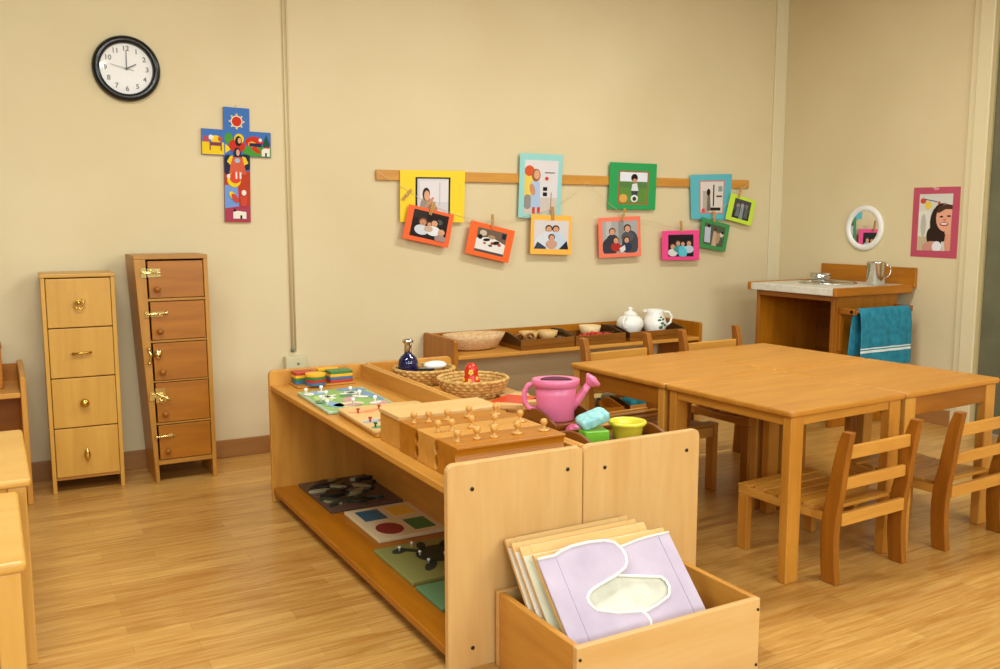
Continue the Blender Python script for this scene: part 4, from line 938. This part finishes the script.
# ---------------------------------------------------------------- painted cross
t = thing('painted_cross', 'brightly painted wooden cross hanging on the back wall', 'cross', (1.100, YW-.001, 1.467)); t.rotation_euler = (0, math.radians(1.2), 0)
cr = [(-.063,-.278),(.063,-.278),(.063,.045),(.168,.045),(.168,.168),(.063,.168),(.063,.278),(-.063,.278),(-.063,.168),(-.168,.168),(-.168,.045),(-.063,.045)]
MB().prism(cr, 'y', 0, -.014).build('cross_board', mat('cross_edge', '#8a5a5c', .5), t, .001)
def fm(u, v, d):
    if v > .4181 or v < .199: u = min(.685, max(.315, u))
    return (-.168+.336*u, -.0142-d, .278-.556*v)
B_, R_, Gn, Y_, Wh, Nv = '#3f6fb4', '#c62e14', '#4a9430', '#e8c414', '#e6dfcf', '#1b2742'
# u: 0..1 over the width .336, v: 0..1 over the height .556
sh = [('r', (.315,.0,.685,1), B_), ('r', (.005,.2,.995,.418), B_), ('r', (.315,.55,.685,1), '#b83a1e'), ('r', (.315,.85,.685,.995), '#a83a50'),
      ('p', [(.315,.68),(.5,.66),(.52,.86),(.315,.88)], '#6f95cf'),
      ('r', (.005,.31,.315,.415), Y_), ('e', (.2,.29,.07,.04), Y_), ('r', (.02,.26,.1,.31), '#b44a55'), ('r', (.6,.33,.995,.415), Gn), ('e', (.7,.37,.12,.04), Gn), ('e', (.38,.27,.06,.05), Gn),
      ('e', (.5,.12,.085,.052), '#e8d9b0'), ('e', (.5,.12,.07,.043), R_)]
for k in range(8):
    a = 2*PI*k/8; sh.append(('e', (.5+.1*math.cos(a), .12+.06*math.sin(a), .014, .009), '#e6c860'))
sh += [('e', (.75,.29,.13,.05), R_), ('e', (.72,.31,.06,.025), '#efa02a'), ('r', (.68,.3,.86,.33), Nv), ('e', (.84,.27,.025,.016), Wh), ('e', (.78,.36,.07,.02,.3), R_),
       ('p', [(.9,.33),(.98,.33),(.98,.41),(.86,.41),(.86,.36)], Wh), ('p', [(.88,.34),(.98,.34),(.96,.32),(.9,.32)], R_), ('r', (.91,.38,.935,.41), HR2), ('p', [(.93,.22),(.985,.31),(.875,.31)], '#1f4f38'), ('p', [(.93,.25),(.98,.33),(.88,.33)], '#1f4f38'),
       ('r', (.11,.31,.28,.34), '#7a3a52'), ('r', (.11,.34,.125,.38), '#7a3a52'), ('r', (.265,.34,.28,.38), '#7a3a52'), ('e', (.13,.27,.035,.022), Wh), ('e', (.26,.28,.03,.02), '#c8452e'), ('p', [(.33,.32),(.42,.36),(.33,.4)], '#efcf22'),
       ('e', (.38,.5,.1,.09), Nv), ('e', (.62,.47,.12,.07), Nv), ('e', (.5,.33,.12,.06), R_), ('e', (.53,.27,.07,.045), Y_), ('e', (.52,.29,.05,.045), HR2), ('e', (.535,.285,.025,.025), SK),
       ('e', (.5,.4,.055,.055), Nv), ('e', (.51,.39,.025,.028), SK), ('p', [(.42,.43),(.58,.43),(.63,.58),(.38,.58)], '#cf5a3a'), ('p', [(.4,.42),(.44,.42),(.4,.5),(.35,.47)], Y_), ('p', [(.57,.42),(.62,.43),(.66,.48),(.6,.5)], Y_), ('e', (.5,.46,.04,.02), '#9fb9cf'),
       ('e', (.45,.63,.1,.065), Y_), ('e', (.47,.61,.085,.05), '#d2432a'), ('r', (.47,.56,.495,.62), Wh), ('r', (.53,.56,.555,.62), Wh), ('e', (.37,.6,.025,.02), Wh),
       ('e', (.43,.77,.06,.03,.5), Y_), ('e', (.46,.79,.06,.03,.5), '#c8452e'), ('e', (.59,.74,.035,.025), Wh), ('p', [(.53,.77),(.64,.77),(.62,.86),(.54,.86)], '#c8452e'),
       ('p', [(.43,.91),(.48,.9),(.62,.91),(.62,.97),(.43,.97)], Wh), ('p', [(.43,.91),(.45,.88),(.48,.905)], HR2), ('r', (.53,.94,.56,.97), HR2)]
def fm2(u, v, d): return fm(u, v, d)
picture('painting', t, fm, sh, 0, .00008)
MB().tube([(.004*math.cos(a), -.006, .284+.006*math.sin(a)) for a in [2*PI*k/10 for k in range(10)]], .001, 6, closed=True).build('hanging_loop', BRASS, t)

# ---------------------------------------------------------------- pipe and socket box
t = thing('wall_conduit', 'thin cream cable conduit running down the back wall right of the cross', 'conduit', (1.352, YW, .52))
MB().tube([(0, -.0065, 0), (0, -.0065, ZC-.52)], .006, 10).tube([(.018, -.0045, .0), (.018, -.0045, ZC-.52)], .004, 8).build('pipe', mat('conduit_paint', '#d9c594', .45), t)
MB().lathe([(0, 0), (.009, 0), (.009, .018), (0, .018)], (0, -.0105, -.002), 12).build('gland', mat('gland_grey', '#6d7668', .5), t)
t = thing('junction_box', 'cream electrical box under the conduit on the back wall', 'electrical box', (1.36, YW, .46))
MB().box((-.055, -.045, -.04), (.055, 0, .038)).build('box_body', mat('cream_plastic', '#cfc8a0', .4), t, .005, 3)
m = MB().lathe([(0, 0), (.006, 0), (.006, .004), (0, .005)], n=12, M=TR((.01, -.0455, .0), (PI/2, 0, 0))); m.build('screw', mat('screw_grey', '#8a8a80', .3, .8), t)

# ---------------------------------------------------------------- right wall: mirror and poster
t = thing('round_mirror', 'small round white-framed mirror on the right wall beside the pink poster', 'mirror', (XW-.0005, 3.89, 1.149))
A = TR((0, 0, 0), (0, -PI/2, 0))
MB().lathe([(.104, .006), (.108, .016), (.122, .020), (.138, .016), (.143, .006), (.141, 0), (.10, 0)], n=56, M=A, ring=True).build('frame', mat('white_frame', '#e9e6dc', .35), t)
MB().lathe([(0, .004), (.106, .004), (.106, .008), (0, .008)], n=56, M=A @ TR((0,0,0), (0, 0, 0)), smooth=False).build('mirror_glass', mat('mirror_silver', '#f0f0f0', .02, 1), t)
t = thing('poster', 'portrait of a smiling girl on a rose pink mount beside the door', 'photograph', (XW-.0005, 3.404, 1.185))
MB().prism([(-.15,-.207),(.15,-.203),(.15,.205),(.03,.204),(.015,.196),(0,.205),(-.15,.203)], 'x', 0, -.002).build('mount', mat('rose_card', '#b9485f', .6), t, .0004, 1)
def pm_(u, v, d):   # u runs left to right as seen from the room (towards -y)
    return (-.002-d, .108-.215*u, .165-.33*v)
picture('print', t, pm_, [('r', (0,0,1,1), '#cfccbf'), ('r', (0,.55,.6,1), '#c0b08c'), ('r', (0,.3,.35,.75), '#d9d6c6'), ('e', (.12,.12,.09,.05), '#c64a33'), ('e', (.28,.2,.1,.07), '#e3c244'), ('p', [(.15,.08),(.55,.13),(.55,.145),(.15,.095)], '#45536b'), ('e', (.6,.16,.04,.03), '#c64a33'), ('e', (.16,.55,.08,.2), '#b7b3a5'),
    ('e', (.72,.5,.36,.34), '#2e1d17'), ('e', (.5,.78,.24,.18,.5), '#2e1d17'), ('e', (.45,.95,.3,.12), '#c9907c'), ('e', (.6,.93,.14,.1), '#e4dfe2'),
    ('e', (.82,.42,.28,.24), '#e0a184'), ('p', [(.55,.33),(.6,.22),(.85,.18),(1,.2),(1,.27),(.8,.27),(.64,.33)], '#4a2f22'), ('e', (.70,.40,.055,.016), '#3c2620'), ('e', (.92,.39,.055,.016), '#3c2620'), ('e', (.80,.46,.05,.025), '#c9836a'), ('e', (.79,.53,.13,.032), '#9c3a3a'), ('e', (.79,.525,.10,.015), '#efe7e0'),
    ('e', (.95,.85,.12,.25), '#d79678'), ('e', (.95,.62,.06,.09,.3), '#dda083'), ('e', (.88,.64,.035,.08,.6), '#dda083')], 0, .0002)
MB().prism(rrect(-.016, -.002, .016, .012, .003), 'x', -.0022, -.003).build('tape', mat('clear_tape', '#d98a9c', .3), t).location = (0, -.0, .19)

# ---------------------------------------------------------------- render look
S.view_settings.view_transform = 'Standard'; S.view_settings.look = 'None'; S.view_settings.gamma = 1
S.view_settings.use_curve_mapping = False; S.view_settings.exposure = 0.27
S.cycles.use_denoising = True
S.cycles.max_bounces = 8; S.cycles.diffuse_bounces = 5; S.cycles.sample_clamp_indirect = 6
